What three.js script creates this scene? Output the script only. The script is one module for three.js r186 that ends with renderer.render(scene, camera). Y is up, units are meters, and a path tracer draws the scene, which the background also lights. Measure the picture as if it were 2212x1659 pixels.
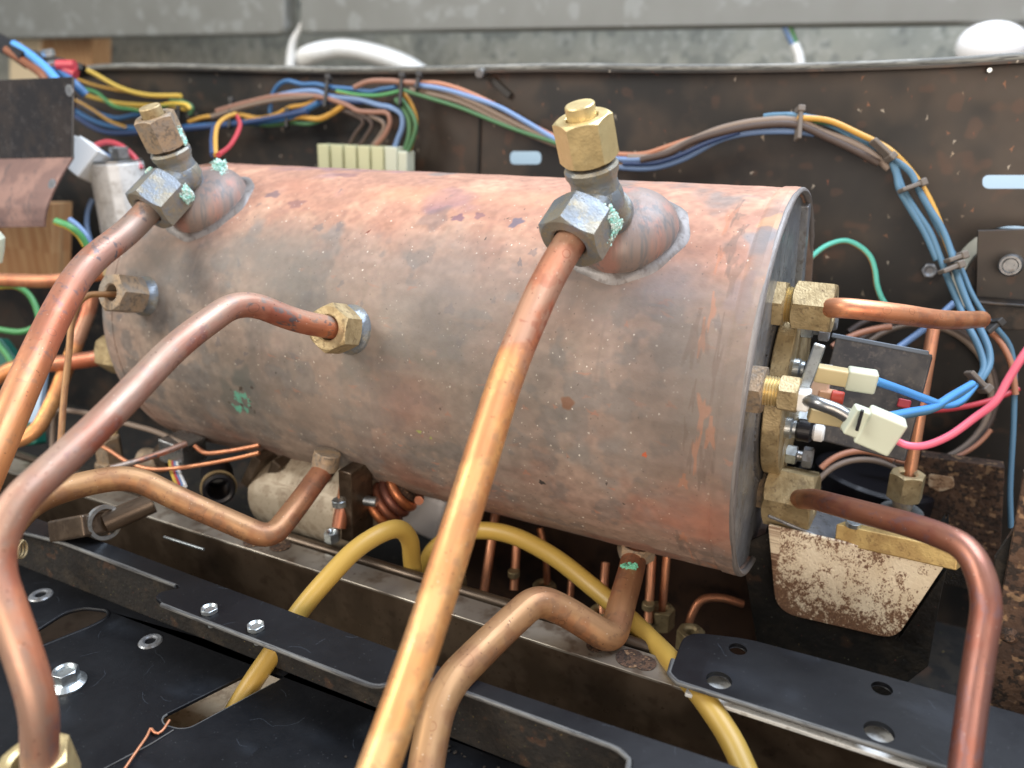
import * as THREE from 'three';
import { RoundedBoxGeometry } from 'three/addons/geometries/RoundedBoxGeometry.js';
import { mergeGeometries, toCreasedNormals, mergeVertices } from 'three/addons/utils/BufferGeometryUtils.js';
import { RectAreaLightUniformsLib } from 'three/addons/lights/RectAreaLightUniformsLib.js';

// ---------------------------------------------------------------- camera, light, exposure
// World: metres, y up. The origin is the middle of the boiler's right end, the boiler lies along x, z points to the front of the machine.
const scene = new THREE.Scene();
const FPX = 1700, W = 2212, H = 1659;                      // focal length in pixels of a 2212 x 1659 view of the photograph
const PITCH = 0.3396, YAW = 0.4709;
const EYE = new THREE.Vector3(0.0515, 0.1374, 0.4082);
const FWD = new THREE.Vector3(-Math.sin(YAW) * Math.cos(PITCH), -Math.sin(PITCH), -Math.cos(YAW) * Math.cos(PITCH));
const RIGHT = new THREE.Vector3(Math.cos(YAW), 0, -Math.sin(YAW));
const UPV = new THREE.Vector3().crossVectors(RIGHT, FWD);
const camera = new THREE.PerspectiveCamera(2 * Math.atan(H / 2 / FPX) * 180 / Math.PI, 4 / 3, 0.02, 50);
camera.position.copy(EYE);
camera.lookAt(EYE.clone().add(FWD));
camera.focus = 0.365;
camera.userData.fStop = 6.5;
scene.add(camera);

scene.background = new THREE.Color(0.42, 0.44, 0.46);
RectAreaLightUniformsLib.init();
function areaLight(name, w, h, color, power, from, to) {
  const l = new THREE.RectAreaLight(color, power, w, h);
  l.name = name; l.position.set(...from); l.lookAt(...to); scene.add(l);
}
areaLight('skylight_lamp', 1.2, 0.8, 0xe2edff, 13, [0.25, 1.15, -0.25], [-0.15, 0.0, 0.0]);
areaLight('window_lamp', 0.55, 0.75, 0xfcf6ec, 18.0, [-1.05, 0.95, 1.05], [-0.15, 0, 0.05]);
areaLight('front_fill_lamp', 1.2, 0.8, 0xffe9d4, 7.0, [0.55, 0.26, 1.45], [-0.05, -0.05, 0.05]);  // added warm fill for the boiler front and the tubes below it

const renderer = new THREE.WebGLRenderer({ antialias: true });
renderer.toneMapping = THREE.LinearToneMapping;
renderer.toneMappingExposure = 1.0;
renderer.shadowMap.enabled = true;

// ---------------------------------------------------------------- where things stand
const V = (x, y, z) => new THREE.Vector3(x, y, z);
const dirOf = (px, py) => FWD.clone().addScaledVector(RIGHT, (px - W / 2) / FPX).addScaledVector(UPV, (H / 2 - py) / FPX);
const at = (px, py, d) => EYE.clone().addScaledVector(dirOf(px, py), d);          // a traced point at its distance from the lens plane
const onPlane = (axis, level) => (px, py) => { const d = dirOf(px, py); return EYE.clone().addScaledVector(d, (level - EYE[axis]) / d[axis]); };
function onBoiler(px, py, R = 0.1) {
  const d = dirOf(px, py), a = d.y * d.y + d.z * d.z, b = EYE.y * d.y + EYE.z * d.z, c = EYE.y ** 2 + EYE.z ** 2 - R * R;
  return EYE.clone().addScaledVector(d, (-b - Math.sqrt(Math.max(0, b * b - a * c))) / a);
}
function trace(text, deflt) {          // "x,y x,y,d ...": points on a plane, or at a distance where one is given
  return text.trim().split(/\s+/).map((p) => { const [x, y, d] = p.split(',').map(Number); return d ? at(x, y, d) : deflt(x, y); });
}

// ---------------------------------------------------------------- random numbers, noise, textures
let seed = 7;
const rnd = () => { seed = (seed + 0x6d2b79f5) | 0; let t = Math.imul(seed ^ (seed >>> 15), 1 | seed); t = (t + Math.imul(t ^ (t >>> 7), 61 | t)) ^ t; return ((t ^ (t >>> 14)) >>> 0) / 4294967296; };
const LAT = new Float32Array(65536); for (let i = 0; i < 65536; i++) LAT[i] = rnd();
function vn(x, y, p, s) {              // value noise, period p in both directions
  const xi = Math.floor(x), yi = Math.floor(y), fx = x - xi, fy = y - yi, u = fx * fx * (3 - 2 * fx), v = fy * fy * (3 - 2 * fy);
  const x0 = ((xi % p) + p) % p, x1 = (x0 + 1) % p, y0 = ((yi % p) + p) % p, y1 = (y0 + 1) % p;
  const h = (a, b) => LAT[(a * 131 + b * 7919 + s * 1013 + ((a * b) & 63) * 37) & 65535];
  const a = h(x0, y0), b = h(x1, y0), c = h(x0, y1), d = h(x1, y1);
  return a + (b - a) * u + (c - a) * v + (a - b - c + d) * u * v;
}
function fbm(u, v, p, oct, s) { let t = 0, a = 0.5, n = 0; for (let i = 0; i < oct; i++) { t += a * vn(u * p, v * p, p, s + i * 17); n += a; a *= 0.55; p *= 2; } return t / n; }
const ss = (a, b, x) => { const t = Math.min(1, Math.max(0, (x - a) / (b - a))); return t * t * (3 - 2 * t); };
const mix = (a, b, t) => [a[0] + (b[0] - a[0]) * t, a[1] + (b[1] - a[1]) * t, a[2] + (b[2] - a[2]) * t];
function makeTex(w, h, fn, srgb = true, wrap = THREE.RepeatWrapping, after) {
  const data = new Uint8Array(w * h * 4);
  for (let j = 0; j < h; j++) for (let i = 0; i < w; i++) {
    let c = fn((i + 0.5) / w, (j + 0.5) / h); if (typeof c === 'number') c = [c, c, c];
    const o = (j * w + i) * 4; for (let k = 0; k < 3; k++) data[o + k] = Math.min(255, Math.max(0, c[k] * (srgb ? 1 : 255))); data[o + 3] = 255;
  }
  if (after) after(data, w, h);
  const t = new THREE.DataTexture(data, w, h); t.magFilter = THREE.LinearFilter; t.minFilter = THREE.LinearFilter;
  t.wrapS = t.wrapT = wrap; if (srgb) t.colorSpace = THREE.SRGBColorSpace; t.needsUpdate = true; return t;
}
function dab(data, w, h, cx, cy, rx, ry, ang, col, alpha, rough = 0.4) {      // one stain, speck or scratch painted on a colour map
  const R = Math.max(rx, ry) + 2, ca = Math.cos(ang), sa = Math.sin(ang), ph = rnd() * 6.28;
  for (let j = Math.floor(cy - R); j <= cy + R; j++) for (let i = Math.floor(cx - R); i <= cx + R; i++) {
    if (j < 0 || j >= h) continue; const ii = ((i % w) + w) % w;
    const dx = i - cx, dy = j - cy, a = (dx * ca + dy * sa) / rx, b = (-dx * sa + dy * ca) / ry, th = Math.atan2(b, a);
    const r = Math.hypot(a, b) * (1 + rough * 0.35 * Math.sin(3 * th + ph) + rough * 0.3 * Math.sin(5 * th + ph * 2));
    const k = alpha * (1 - ss(0.65, 1.05, r)); if (k <= 0) continue;
    const o = (j * w + ii) * 4; for (let q = 0; q < 3; q++) data[o + q] += (col[q] - data[o + q]) * k;
  }
}
function smear(data, w, h, cx, cy, rx, ry, col, alpha) {                       // a broad soft patch of colour
  for (let j = Math.floor(cy - ry); j <= cy + ry; j++) for (let i = Math.floor(cx - rx); i <= cx + rx; i++) { if (j < 0 || j >= h || i < 0 || i >= w) continue; const a = (i - cx) / rx, c = (j - cy) / ry, n = 0.6 + 0.8 * fbm(i / w, j / h, 40, 3, 5), k = alpha * (1 - ss(0, 1, Math.hypot(a, c))) * n; if (k <= 0) continue; const o = (j * w + i) * 4; for (let q = 0; q < 3; q++) data[o + q] += (col[q] - data[o + q]) * Math.min(1, k); }
}
const std = (o) => new THREE.MeshStandardMaterial(o);
const phys = (o) => new THREE.MeshPhysicalMaterial(o);

// grain for cast and dusty metal
const grainTex = makeTex(512, 512, (u, v) => 0.55 * fbm(u, v, 64, 3, 3) + 0.45 * fbm(u, v, 12, 3, 9), false);
const roughTex = makeTex(512, 512, (u, v) => 0.45 + 0.5 * fbm(u, v, 10, 4, 21), false);

// boiler shell: oxidised copper under dust. u runs along x (0.4 m), v from the top line over the front to the bottom.
const boilerUV = (p) => [(p.x + 0.4) / 0.4, Math.abs(Math.atan2(p.z, p.y)) / Math.PI];
const boilerTex = makeTex(1792, 1280, (u, v) => {
  const su = u * 1.0, sv = v * 0.785;
  const big = fbm(su, sv, 5, 4, 2), mid = fbm(su, sv, 18, 4, 31), fine = fbm(su, sv, 120, 2, 55), str = fbm(su * 0.6 + sv * 0.15, sv * 2.2, 22, 3, 77);
  let cop = mix([176, 134, 113], [154, 115, 97], big); cop = mix(cop, [188, 147, 123], ss(0.5, 0.75, mid));
  cop = mix(cop, [132, 104, 110], ss(0.62, 0.8, fbm(su, sv, 9, 4, 91)) * 0.75);
  let dust = mix([142, 127, 115], [112, 104, 97], ss(0.3, 0.7, mid)); dust = mix(dust, [144, 124, 112], ss(0.50, 0.72, big)); dust = mix(dust, [104, 102, 100], ss(0.54, 0.66, fbm(su, sv, 28, 4, 117)) * 0.55);
  const upper = 1 - ss(0.20, 0.36, v + (big - 0.5) * 0.22 + (mid - 0.5) * 0.10 - 0.05 * ss(0.4, 0.9, u));
  const lower = ss(0.56, 0.80, v + (big - 0.5) * 0.42 + 0.16 * (u - 0.55)) * 0.9;
  const patch = ss(0.60, 0.70, 0.6 * str + 0.4 * mid) * ss(0.25, 0.7, u) * 0.5;
  let c = mix(dust, cop, Math.max(upper, patch * 0.6));
  c = mix(c, mix([152, 108, 90], [128, 96, 84], mid), lower * (0.25 + 0.65 * ss(0.40, 0.62, mid)));
  c = mix(c, [108, 110, 110], ss(0.60, 0.76, fbm(su, sv, 14, 4, 63)) * 0.55 * (1 - 0.3 * lower));
  const g = 0.9 + 0.2 * fine; return [c[0] * g, c[1] * g, c[2] * g];
}, true, THREE.ClampToEdgeWrapping, (d, w, h) => {
  const put = (px, py, r, col, al, asp = 1, ang = 0, ro = 0.5) => { const [u, v] = boilerUV(onBoiler(px, py)); const mm = w / 400; dab(d, w, h, u * w, v * h, r * mm, r * asp * mm * (h / w) * (400 / 314.16), ang, col, al, ro); };
  for (let i = 0; i < 46; i++) { const u = rnd(), v = 0.1 + rnd() * 0.4; dab(d, w, h, u * w, v * h, 4 + rnd() * 15, 3 + rnd() * 9, rnd() * 3, [86, 86, 92], 0.25 + rnd() * 0.3, 0.55); }
  for (let i = 0; i < 150; i++) dab(d, w, h, rnd() * w, rnd() * h, 1.2 + rnd() * rnd() * 4, 1.2 + rnd() * rnd() * 3.5, rnd() * 3, [62, 55, 52], 0.4 + rnd() * 0.4, 0.45);
  for (let i = 0; i < 70; i++) { const u = 0.35 + rnd() * 0.65, v = 0.3 + rnd() * 0.45; dab(d, w, h, u * w, v * h, 3 + rnd() * 14, 1.5 + rnd() * 4, (rnd() - 0.5) * 0.7, [170, 114, 92], 0.25 + rnd() * 0.35, 0.8); }
  for (let i = 0; i < 1500; i++) { const k = 60 + rnd() * 40; dab(d, w, h, rnd() * w, rnd() * h, 0.8 + rnd() * 1.4, 0.8 + rnd(), rnd() * 3, [k, k - 8, k - 14], 0.5, 0.5); }
  for (let i = 0; i < 1500; i++) { const k = 190 + rnd() * 60, r = 0.8 + rnd() * rnd() * 2.0; dab(d, w, h, rnd() * w, (0.12 + rnd() * 0.75) * h, r, r * (0.5 + rnd()), rnd() * 3, [k, k - 6, k - 18], 0.55 + rnd() * 0.4, 0.5); }
  const sm = (px, py, rx, ry, col, al) => { const [u, v] = boilerUV(onBoiler(px, py)), mm = w / 400; smear(d, w, h, u * w, v * h, rx * mm, ry * mm * (h / w) * (400 / 314.16), col, al); };
  sm(330, 560, 34, 46, [96, 88, 82], 0.75); sm(420, 560, 30, 26, [100, 92, 84], 0.6); sm(640, 600, 60, 50, [112, 108, 102], 0.6); sm(560, 540, 46, 34, [118, 110, 102], 0.5); sm(1270, 640, 40, 30, [100, 90, 84], 0.7); sm(1450, 620, 26, 20, [122, 120, 124], 0.6); sm(1500, 800, 50, 60, [112, 106, 100], 0.6); sm(1400, 900, 60, 50, [110, 102, 96], 0.5);  // broad tone patches, darkest left of the left boss and below the right one
  sm(800, 760, 70, 60, [122, 114, 104], 0.55); sm(960, 640, 60, 50, [112, 106, 102], 0.55); sm(520, 840, 40, 40, [98, 96, 90], 0.6); sm(700, 900, 70, 40, [124, 112, 102], 0.5); sm(1060, 850, 60, 60, [110, 102, 94], 0.45); sm(1660, 520, 9, 60, [136, 132, 132], 0.6); sm(1560, 900, 30, 80, [112, 100, 92], 0.4); sm(1500, 1130, 34, 30, [170, 112, 90], 0.55); sm(880, 880, 34, 30, [150, 108, 94], 0.45); sm(900, 420, 60, 16, [200, 146, 112], 0.5); sm(1180, 430, 60, 16, [204, 150, 118], 0.5); sm(640, 400, 40, 18, [180, 126, 104], 0.4);
  for (let i = 0; i < 12; i++) { const u = 0.05 + rnd() * 0.9, v0 = 0.15 + rnd() * 0.35; smear(d, w, h, u * w, (v0 + 0.08) * h, 4 + rnd() * 9, 60 + rnd() * 130, rnd() < 0.6 ? [98, 90, 84] : [146, 130, 118], 0.22); }
  put(505, 865, 13, [82, 84, 80], 0.55, 0.9, 0, 0.5); put(525, 820, 9, [78, 84, 82], 0.45);
  for (let i = 0; i < 16; i++) put(500 + rnd() * 40, 845 + rnd() * 40, 0.9 + rnd() * 1.6, [92, 164, 140], 0.75, 0.6 + rnd(), rnd() * 3, 0.5);
  for (let i = 0; i < 14; i++) put(490 + rnd() * 60, 835 + rnd() * 60, 0.5 + rnd() * 0.7, [60, 52, 44], 0.8);
  put(1225, 870, 3.6, [112, 78, 58], 0.85, 1, 0, 0.25); put(1170, 1042, 1.9, [48, 44, 42], 0.9, 0.8); put(1392, 982, 1.3, [176, 84, 52], 0.9); put(1115, 480, 3, [92, 88, 104], 0.75, 1.6, 0.6);
  put(990, 470, 4, [104, 78, 92], 0.7, 0.7); put(1035, 465, 3, [110, 82, 90], 0.6); put(640, 440, 6, [112, 82, 84], 0.5, 0.7); put(750, 378, 9, [112, 84, 88], 0.5, 0.5); put(590, 420, 6, [98, 84, 92], 0.6, 0.6);
  put(905, 932, 1.6, [150, 160, 90], 0.8, 0.7); put(930, 946, 0.9, [150, 160, 90], 0.8); put(795, 500, 1.7, [104, 52, 40], 0.95, 0.35, -0.9);
  put(1670, 480, 7, [196, 152, 112], 0.6, 0.8); put(1640, 520, 6, [120, 120, 124], 0.6, 1.6); put(1600, 640, 6, [124, 112, 112], 0.5, 2); put(940, 470, 9, [92, 88, 90], 0.35, 1.1);
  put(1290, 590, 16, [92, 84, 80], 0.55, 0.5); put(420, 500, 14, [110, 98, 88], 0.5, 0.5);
  for (let i = 0; i < 34; i++) { const v = 0.08 + rnd() * 0.75; dab(d, w, h, (0.935 + rnd() * 0.035) * w, v * h, 3 + rnd() * 8, 12 + rnd() * 40, 0, i % 3 ? [98, 84, 76] : [184, 116, 84], 0.35, 0.9); }
});
const boilerRough = makeTex(512, 512, (u, v) => 0.52 + 0.42 * fbm(u, v, 16, 4, 13), false);
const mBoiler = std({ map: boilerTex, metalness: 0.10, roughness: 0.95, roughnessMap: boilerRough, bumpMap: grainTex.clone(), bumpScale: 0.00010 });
mBoiler.bumpMap.repeat.set(6, 5); mBoiler.bumpMap.needsUpdate = true;

// drawn copper pipe, one texture per pipe: u runs once along it (or repeats every 0.2 m), v once round it from its upper side.
// stops: [u, colour, second colour, spot colour, how spotted]; dust lies on the upper side
function pipeTex(stops, dust, dustAmount, s) {
  const pick = (u) => { let k = 0; while (k < stops.length - 2 && stops[k + 1][0] < u) k++; const a = stops[k], b = stops[Math.min(k + 1, stops.length - 1)], t = ss(a[0], b[0] + 1e-6, u); return [mix(a[1], b[1], t), mix(a[2], b[2], t), mix(a[3], b[3], t), a[4] + (b[4] - a[4]) * t]; };
  return makeTex(1024, 256, (u, v) => {
    const U = u * 5, a = fbm(U, v, 4, 4, s), b = fbm(U, v, 14, 3, s + 5), line = fbm(u * 0.5, v, 32, 2, s + 9), [c0, c1, sp, am] = pick(u + (a - 0.5) * 0.16);
    let c = mix(c0, c1, ss(0.38, 0.66, a)); c = mix(c, sp, ss(0.56, 0.68, 0.7 * b + 0.3 * a) * am);
    const side = 0.5 + 0.5 * Math.cos(v * 6.2832); c = mix(c, dust, ss(0.45, 0.95, side + (b - 0.5) * 0.5) * dustAmount); const g = 0.95 + 0.1 * line; return [c[0] * g, c[1] * g, c[2] * g];
  }, true, THREE.RepeatWrapping, (d, w, h) => {
    for (let i = 0; i < 40; i++) { const x = rnd(), [, , sp, am] = pick(x); dab(d, w, h, x * w, rnd() * h, 2 + rnd() * rnd() * 8, 4 + rnd() * rnd() * 16, rnd() * 0.6, sp, am * (0.4 + rnd() * 0.5), 0.7); }
    for (let i = 0; i < 110; i++) dab(d, w, h, rnd() * w, rnd() * h, 1, 1 + rnd() * 1.5, 0, [222, 212, 200], 0.6, 0.4);
    for (let i = 0; i < 130; i++) dab(d, w, h, rnd() * w, rnd() * h, 1, 1 + rnd() * 2.5, 0, [78, 54, 46], 0.6, 0.6);
    for (let i = 0; i < 12; i++) { const x = rnd(), y = rnd() * h, r = 6 + rnd() * 9, [, , sp] = pick(x); for (let k = 0; k < 40; k++) { const t = k / 40 * 6.28; dab(d, w, h, x * w + Math.cos(t) * r, y + Math.sin(t) * r * 1.3, 1.2, 1.4, 0, [sp[0] * 0.9, sp[1] * 0.8, sp[2] * 0.7], 0.4, 0); } }
  });
}
const pipeMat = (t, met, ro) => std({ map: t, metalness: met, roughness: ro, roughnessMap: roughTex, bumpMap: grainTex, bumpScale: 0.00006 });
const cGold = [226, 166, 102], cGold2 = [202, 138, 88], cRed = [182, 108, 80], cRed2 = [154, 92, 74], cMauve = [178, 136, 114], cDust = [160, 138, 120], cDark = [98, 94, 100], cViolet = [124, 96, 104], cBrown = [150, 108, 80];
const mGold = pipeMat(pipeTex([[0, cMauve, [192, 142, 118], cRed2, 0.4], [0.24, cMauve, cRed, cRed2, 0.6], [0.36, cGold2, cGold, cBrown, 0.35], [1, cGold, [228, 182, 124], cBrown, 0.3]], [190, 154, 122], 0.3, 11), 0.72, 0.78);
const mRed = pipeMat(pipeTex([[0, [150, 138, 128], [168, 128, 108], cDark, 0.8], [0.25, [168, 130, 116], cRed, cDark, 0.95], [0.5, cRed, [200, 126, 100], cViolet, 0.6], [0.8, cGold2, [214, 146, 98], cBrown, 0.3], [1, cGold2, cGold, cBrown, 0.3]], cDust, 0.3, 47), 0.7, 0.75);
const mDust = pipeMat(pipeTex([[0, [196, 126, 92], [184, 112, 84], cDark, 0.7], [0.16, [176, 118, 98], cRed2, cDark, 0.9], [0.3, [166, 132, 116], [168, 118, 102], cViolet, 0.4], [0.55, [160, 122, 108], cRed2, cViolet, 0.4], [0.8, [192, 126, 94], [176, 112, 88], cRed2, 0.3], [1, [150, 116, 110], [168, 112, 92], cViolet, 0.5]], [168, 150, 134], 0.62, 71), 0.62, 0.78);
const mBronze = pipeMat(pipeTex([[0, [172, 134, 92], [152, 112, 76], cBrown, 0.5], [0.6, [164, 124, 86], [148, 104, 72], [120, 88, 66], 0.6], [1, [160, 98, 70], [138, 84, 62], [110, 76, 62], 0.6]], [168, 138, 108], 0.35, 101), 0.62, 0.8);
const mPlum = pipeMat(pipeTex([[0, [198, 128, 84], [180, 108, 74], cBrown, 0.4], [0.4, [158, 104, 82], [146, 90, 74], cViolet, 0.5], [1, [128, 88, 82], [138, 84, 70], cViolet, 0.6]], [150, 120, 112], 0.3, 131), 0.72, 0.62);
const mOrange = pipeMat(pipeTex([[0, [214, 146, 108], [202, 132, 98], [150, 104, 90], 0.3], [1, [208, 142, 98], [196, 126, 86], [132, 90, 74], 0.3]], [214, 168, 138], 0.3, 151), 0.74, 0.66);

function metalTex(a, b, dirt, amount, s, size = 512) {
  return makeTex(size, size, (u, v) => { const n = fbm(u, v, 7, 4, s), m = fbm(u, v, 40, 3, s + 3); let c = mix(a, b, ss(0.35, 0.65, n)); c = mix(c, dirt, ss(0.52, 0.74, 0.5 * m + 0.5 * fbm(u, v, 14, 3, s + 8)) * amount); return c; }, true, THREE.RepeatWrapping,
    (d, w, h) => { for (let i = 0; i < 120; i++) dab(d, w, h, rnd() * w, rnd() * h, 1 + rnd() * 2, 1 + rnd() * 2, 0, dirt, 0.6, 0.6); });
}
const mBrass = std({ map: metalTex([184, 166, 128], [162, 144, 108], [116, 100, 76], 0.6, 201), metalness: 0.62, roughness: 0.8, roughnessMap: roughTex, bumpMap: grainTex, bumpScale: 0.00025 });
const mBrassNew = std({ map: metalTex([224, 206, 156], [214, 194, 144], [180, 158, 114], 0.25, 211), metalness: 0.74, roughness: 0.62, roughnessMap: roughTex, bumpMap: grainTex, bumpScale: 0.00012 });
const mBrassOld = std({ map: metalTex([168, 146, 120], [146, 136, 124], [104, 98, 90], 0.7, 221), metalness: 0.45, roughness: 0.75, roughnessMap: roughTex, bumpMap: grainTex, bumpScale: 0.0003 });
const mBlueBrass = std({ map: metalTex([140, 136, 124], [122, 130, 138], [158, 144, 112], 0.6, 231), metalness: 0.5, roughness: 0.66, roughnessMap: roughTex, bumpMap: grainTex, bumpScale: 0.0003 });
const mBoss = std({ map: metalTex([160, 122, 110], [134, 120, 114], [104, 106, 108], 0.7, 241), metalness: 0.2, roughness: 0.85, roughnessMap: roughTex, bumpMap: grainTex, bumpScale: 0.0002 });
const mSolder = std({ map: metalTex([116, 112, 110], [134, 130, 128], [94, 86, 82], 0.6, 251), metalness: 0.35, roughness: 0.55, bumpMap: grainTex, bumpScale: 0.0002 });
const mZinc = std({ map: metalTex([196, 204, 206], [176, 184, 188], [120, 124, 124], 0.4, 261), metalness: 0.9, roughness: 0.32 });
const mSteel = std({ map: metalTex([150, 152, 152], [128, 130, 132], [86, 80, 74], 0.5, 271), metalness: 0.85, roughness: 0.45, roughnessMap: roughTex });
const mPlate = std({ map: metalTex([134, 138, 142], [116, 120, 126], [84, 80, 76], 0.5, 281), metalness: 0.35, roughness: 0.5, roughnessMap: roughTex });
const mThread = std({ map: metalTex([150, 128, 96], [120, 112, 104], [70, 66, 62], 0.7, 291), metalness: 0.7, roughness: 0.5 });
const mStain = std({ map: metalTex([90, 77, 64], [72, 60, 48], [54, 42, 33], 0.4, 301), metalness: 0.55, roughness: 0.5, roughnessMap: roughTex });

// black painted sheet with scuffs
const blackTex = makeTex(1024, 1024, (u, v) => { const n = fbm(u, v, 8, 5, 311), m = fbm(u, v, 60, 2, 317); const k = 17 + 9 * (n - 0.5) + 4 * (m - 0.5); return [k, k + 2, k + 6]; }, true, THREE.RepeatWrapping, (d, w, h) => {
  for (let i = 0; i < 40; i++) { let x = rnd() * w, y = rnd() * h, a = rnd() * 6.28; const n = 10 + rnd() * 50; for (let k = 0; k < n; k++) { x += Math.cos(a) * 1.5; y += Math.sin(a) * 1.5; a += (rnd() - 0.5) * 0.35; dab(d, w, h, x, y, 1.1, 1.1, 0, [112, 124, 136], 0.16 + 0.2 * rnd(), 0); } }
  for (let i = 0; i < 26; i++) smear(d, w, h, rnd() * w, rnd() * h, 30 + rnd() * 110, 20 + rnd() * 60, [52, 58, 66], 0.3);
  for (let i = 0; i < 500; i++) dab(d, w, h, rnd() * w, rnd() * h, 0.8 + rnd() * 1.2, 0.8 + rnd(), 0, [104, 108, 108], 0.45, 0.5);
});
const mBlack = phys({ map: blackTex, metalness: 0.0, specularIntensity: 0.55, roughness: 0.62, roughnessMap: roughTex, bumpMap: grainTex, bumpScale: 0.0001 });
const mEdge = std({ map: metalTex([104, 105, 103], [70, 71, 72], [32, 33, 36], 1, 331), metalness: 0.1, roughness: 0.75 });
const grimeTex = makeTex(1024, 1024, (u, v) => { const n = fbm(u, v, 6, 5, 341), m = fbm(u, v, 30, 3, 347); let c = mix([22, 20, 18], [44, 38, 30], ss(0.35, 0.7, n)); c = mix(c, [18, 17, 15], ss(0.52, 0.66, m) * 0.8); return mix(c, [88, 58, 38], ss(0.68, 0.8, fbm(u, v, 12, 3, 353)) * 0.5); }, true, THREE.RepeatWrapping,
  (d, w, h) => { for (let i = 0; i < 240; i++) dab(d, w, h, rnd() * w, rnd() * h, 1 + rnd() * 3, 1 + rnd() * 2.5, rnd() * 3, [[186, 160, 90], [150, 70, 50], [150, 150, 140], [110, 120, 60]][i % 4], 0.6, 0.9); });
const mGrime = std({ map: grimeTex, metalness: 0.05, roughness: 0.85, bumpMap: grainTex, bumpScale: 0.001 });

// rear panel: black paint gone brown, rust and lint. uv in metres / 0.5
const panelTex = makeTex(1536, 1024, (u, v) => {
  const n = fbm(u, v, 4, 5, 361), m = fbm(u, v, 22, 4, 367); let c = mix([24, 24, 24], [58, 50, 43], ss(0.36, 0.64, n)); c = mix(c, [66, 55, 46], ss(0.5, 0.75, m) * 0.4); c = mix(c, [24, 25, 26], ss(0.48, 0.66, fbm(u, v, 7, 4, 371)) * 0.8);
  return mix(c, [96, 62, 46], ss(0.68, 0.82, fbm(u, v, 40, 2, 375)) * 0.35);
}, true, THREE.RepeatWrapping, (d, w, h) => {
  for (let i = 0; i < 420; i++) dab(d, w, h, rnd() * w, rnd() * h, 1 + rnd() * rnd() * 4, 1 + rnd() * 2, rnd() * 3, [[150, 96, 66], [120, 64, 44], [186, 168, 144]][i % 3], 0.4 + rnd() * 0.4, 1);
  for (let i = 0; i < 60; i++) dab(d, w, h, rnd() * w, rnd() * h, 1 + rnd() * 1.2, 1.5 + rnd() * 3.5, rnd() * 3, [214, 206, 190], 0.7, 0.8);
});
const mPanel = std({ map: panelTex, metalness: 0.15, roughness: 0.7, roughnessMap: roughTex });
const rustTex = makeTex(768, 768, (u, v) => { const n = fbm(u, v, 8, 5, 381), m = fbm(u, v, 50, 3, 387); let c = mix([64, 48, 39], [88, 66, 51], ss(0.35, 0.7, n)); c = mix(c, [36, 29, 25], ss(0.5, 0.66, m) * 0.8); return mix(c, [172, 140, 104], ss(0.66, 0.76, fbm(u, v, 26, 3, 391)) * 0.6); });
const mRust = std({ map: rustTex, metalness: 0.15, roughness: 0.75, bumpMap: grainTex, bumpScale: 0.0008 });
// white enamel eaten by rust
const enamelTex = makeTex(1024, 512, (u, v) => {
  const a = fbm(u, v, 34, 4, 401), b = fbm(u, v, 128, 2, 407), c0 = fbm(u, v, 6, 3, 411); let c = mix([238, 228, 204], [214, 198, 170], c0);
  const rust = ss(0.46, 0.74, 0.55 * a + 0.45 * b + 0.5 * (fbm(u, v, 5, 3, 415) - 0.5) - 0.02 + 0.30 * ss(0.5, 0.1, v) + 0.14 * ss(0.3, 0, u)); c = mix(c, mix([140, 104, 76], [84, 58, 46], b), rust * 0.9); return c;
}, true, THREE.ClampToEdgeWrapping);
const mEnamel = std({ map: enamelTex, metalness: 0.05, roughness: 0.5, bumpMap: grainTex, bumpScale: 0.0006 });
// stone-like wall behind the machine, uv in metres
const wallTex = makeTex(1024, 1024, (u, v) => { const n = fbm(u, v, 8, 5, 421), m = fbm(u, v, 48, 3, 427); let c = mix([176, 173, 157], [156, 155, 142], ss(0.3, 0.7, n)); c = mix(c, [198, 195, 182], ss(0.54, 0.7, m) * 0.5); return mix(c, [128, 130, 120], ss(0.55, 0.7, fbm(u, v, 30, 3, 431)) * 0.6); });
const mWall = std({ map: wallTex, roughness: 0.6 });
const mGreyPanel = std({ map: makeTex(512, 512, (u, v) => { const n = fbm(u, v, 9, 4, 441); let c = mix([116, 117, 112], [128, 130, 126], n); return mix(c, [146, 150, 148], ss(0.6, 0.75, fbm(u, v, 16, 3, 445)) * 0.6); }), roughness: 0.55 });
const woodTex = makeTex(512, 512, (u, v) => { const n = fbm(u, v * 0.12, 24, 4, 451), k = 0.5 + 0.5 * Math.sin(u * 60 + 6 * fbm(u, v * 0.2, 5, 3, 455)); return mix([206, 172, 128], [164, 112, 70], 0.6 * n + 0.35 * k); });
const mWood = std({ map: woodTex, roughness: 0.65 });
const mMottle = std({ map: metalTex([204, 186, 156], [188, 166, 134], [128, 104, 80], 0.5, 461), roughness: 0.7 });
const flat = (hex, ro = 0.5, o = {}) => std({ color: hex, roughness: ro, ...o });
const mWhite = flat(0xe6e8e6, 0.45), mWhiteGrey = std({ map: metalTex([214, 216, 214], [196, 198, 196], [140, 136, 128], 0.45, 471), roughness: 0.45, metalness: 0.1 });
const mNylon = phys({ color: 0xd6dcc8, roughness: 0.45, transmission: 0.25, thickness: 0 }), mNylonOld = phys({ color: 0xd2c294, roughness: 0.45, transmission: 0.2, thickness: 0 });
const mGlaze = flat(0x15151a, 0.35), mTie = flat(0x2c2a28, 0.6), mGreyTie = flat(0x6a625a, 0.7);
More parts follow.
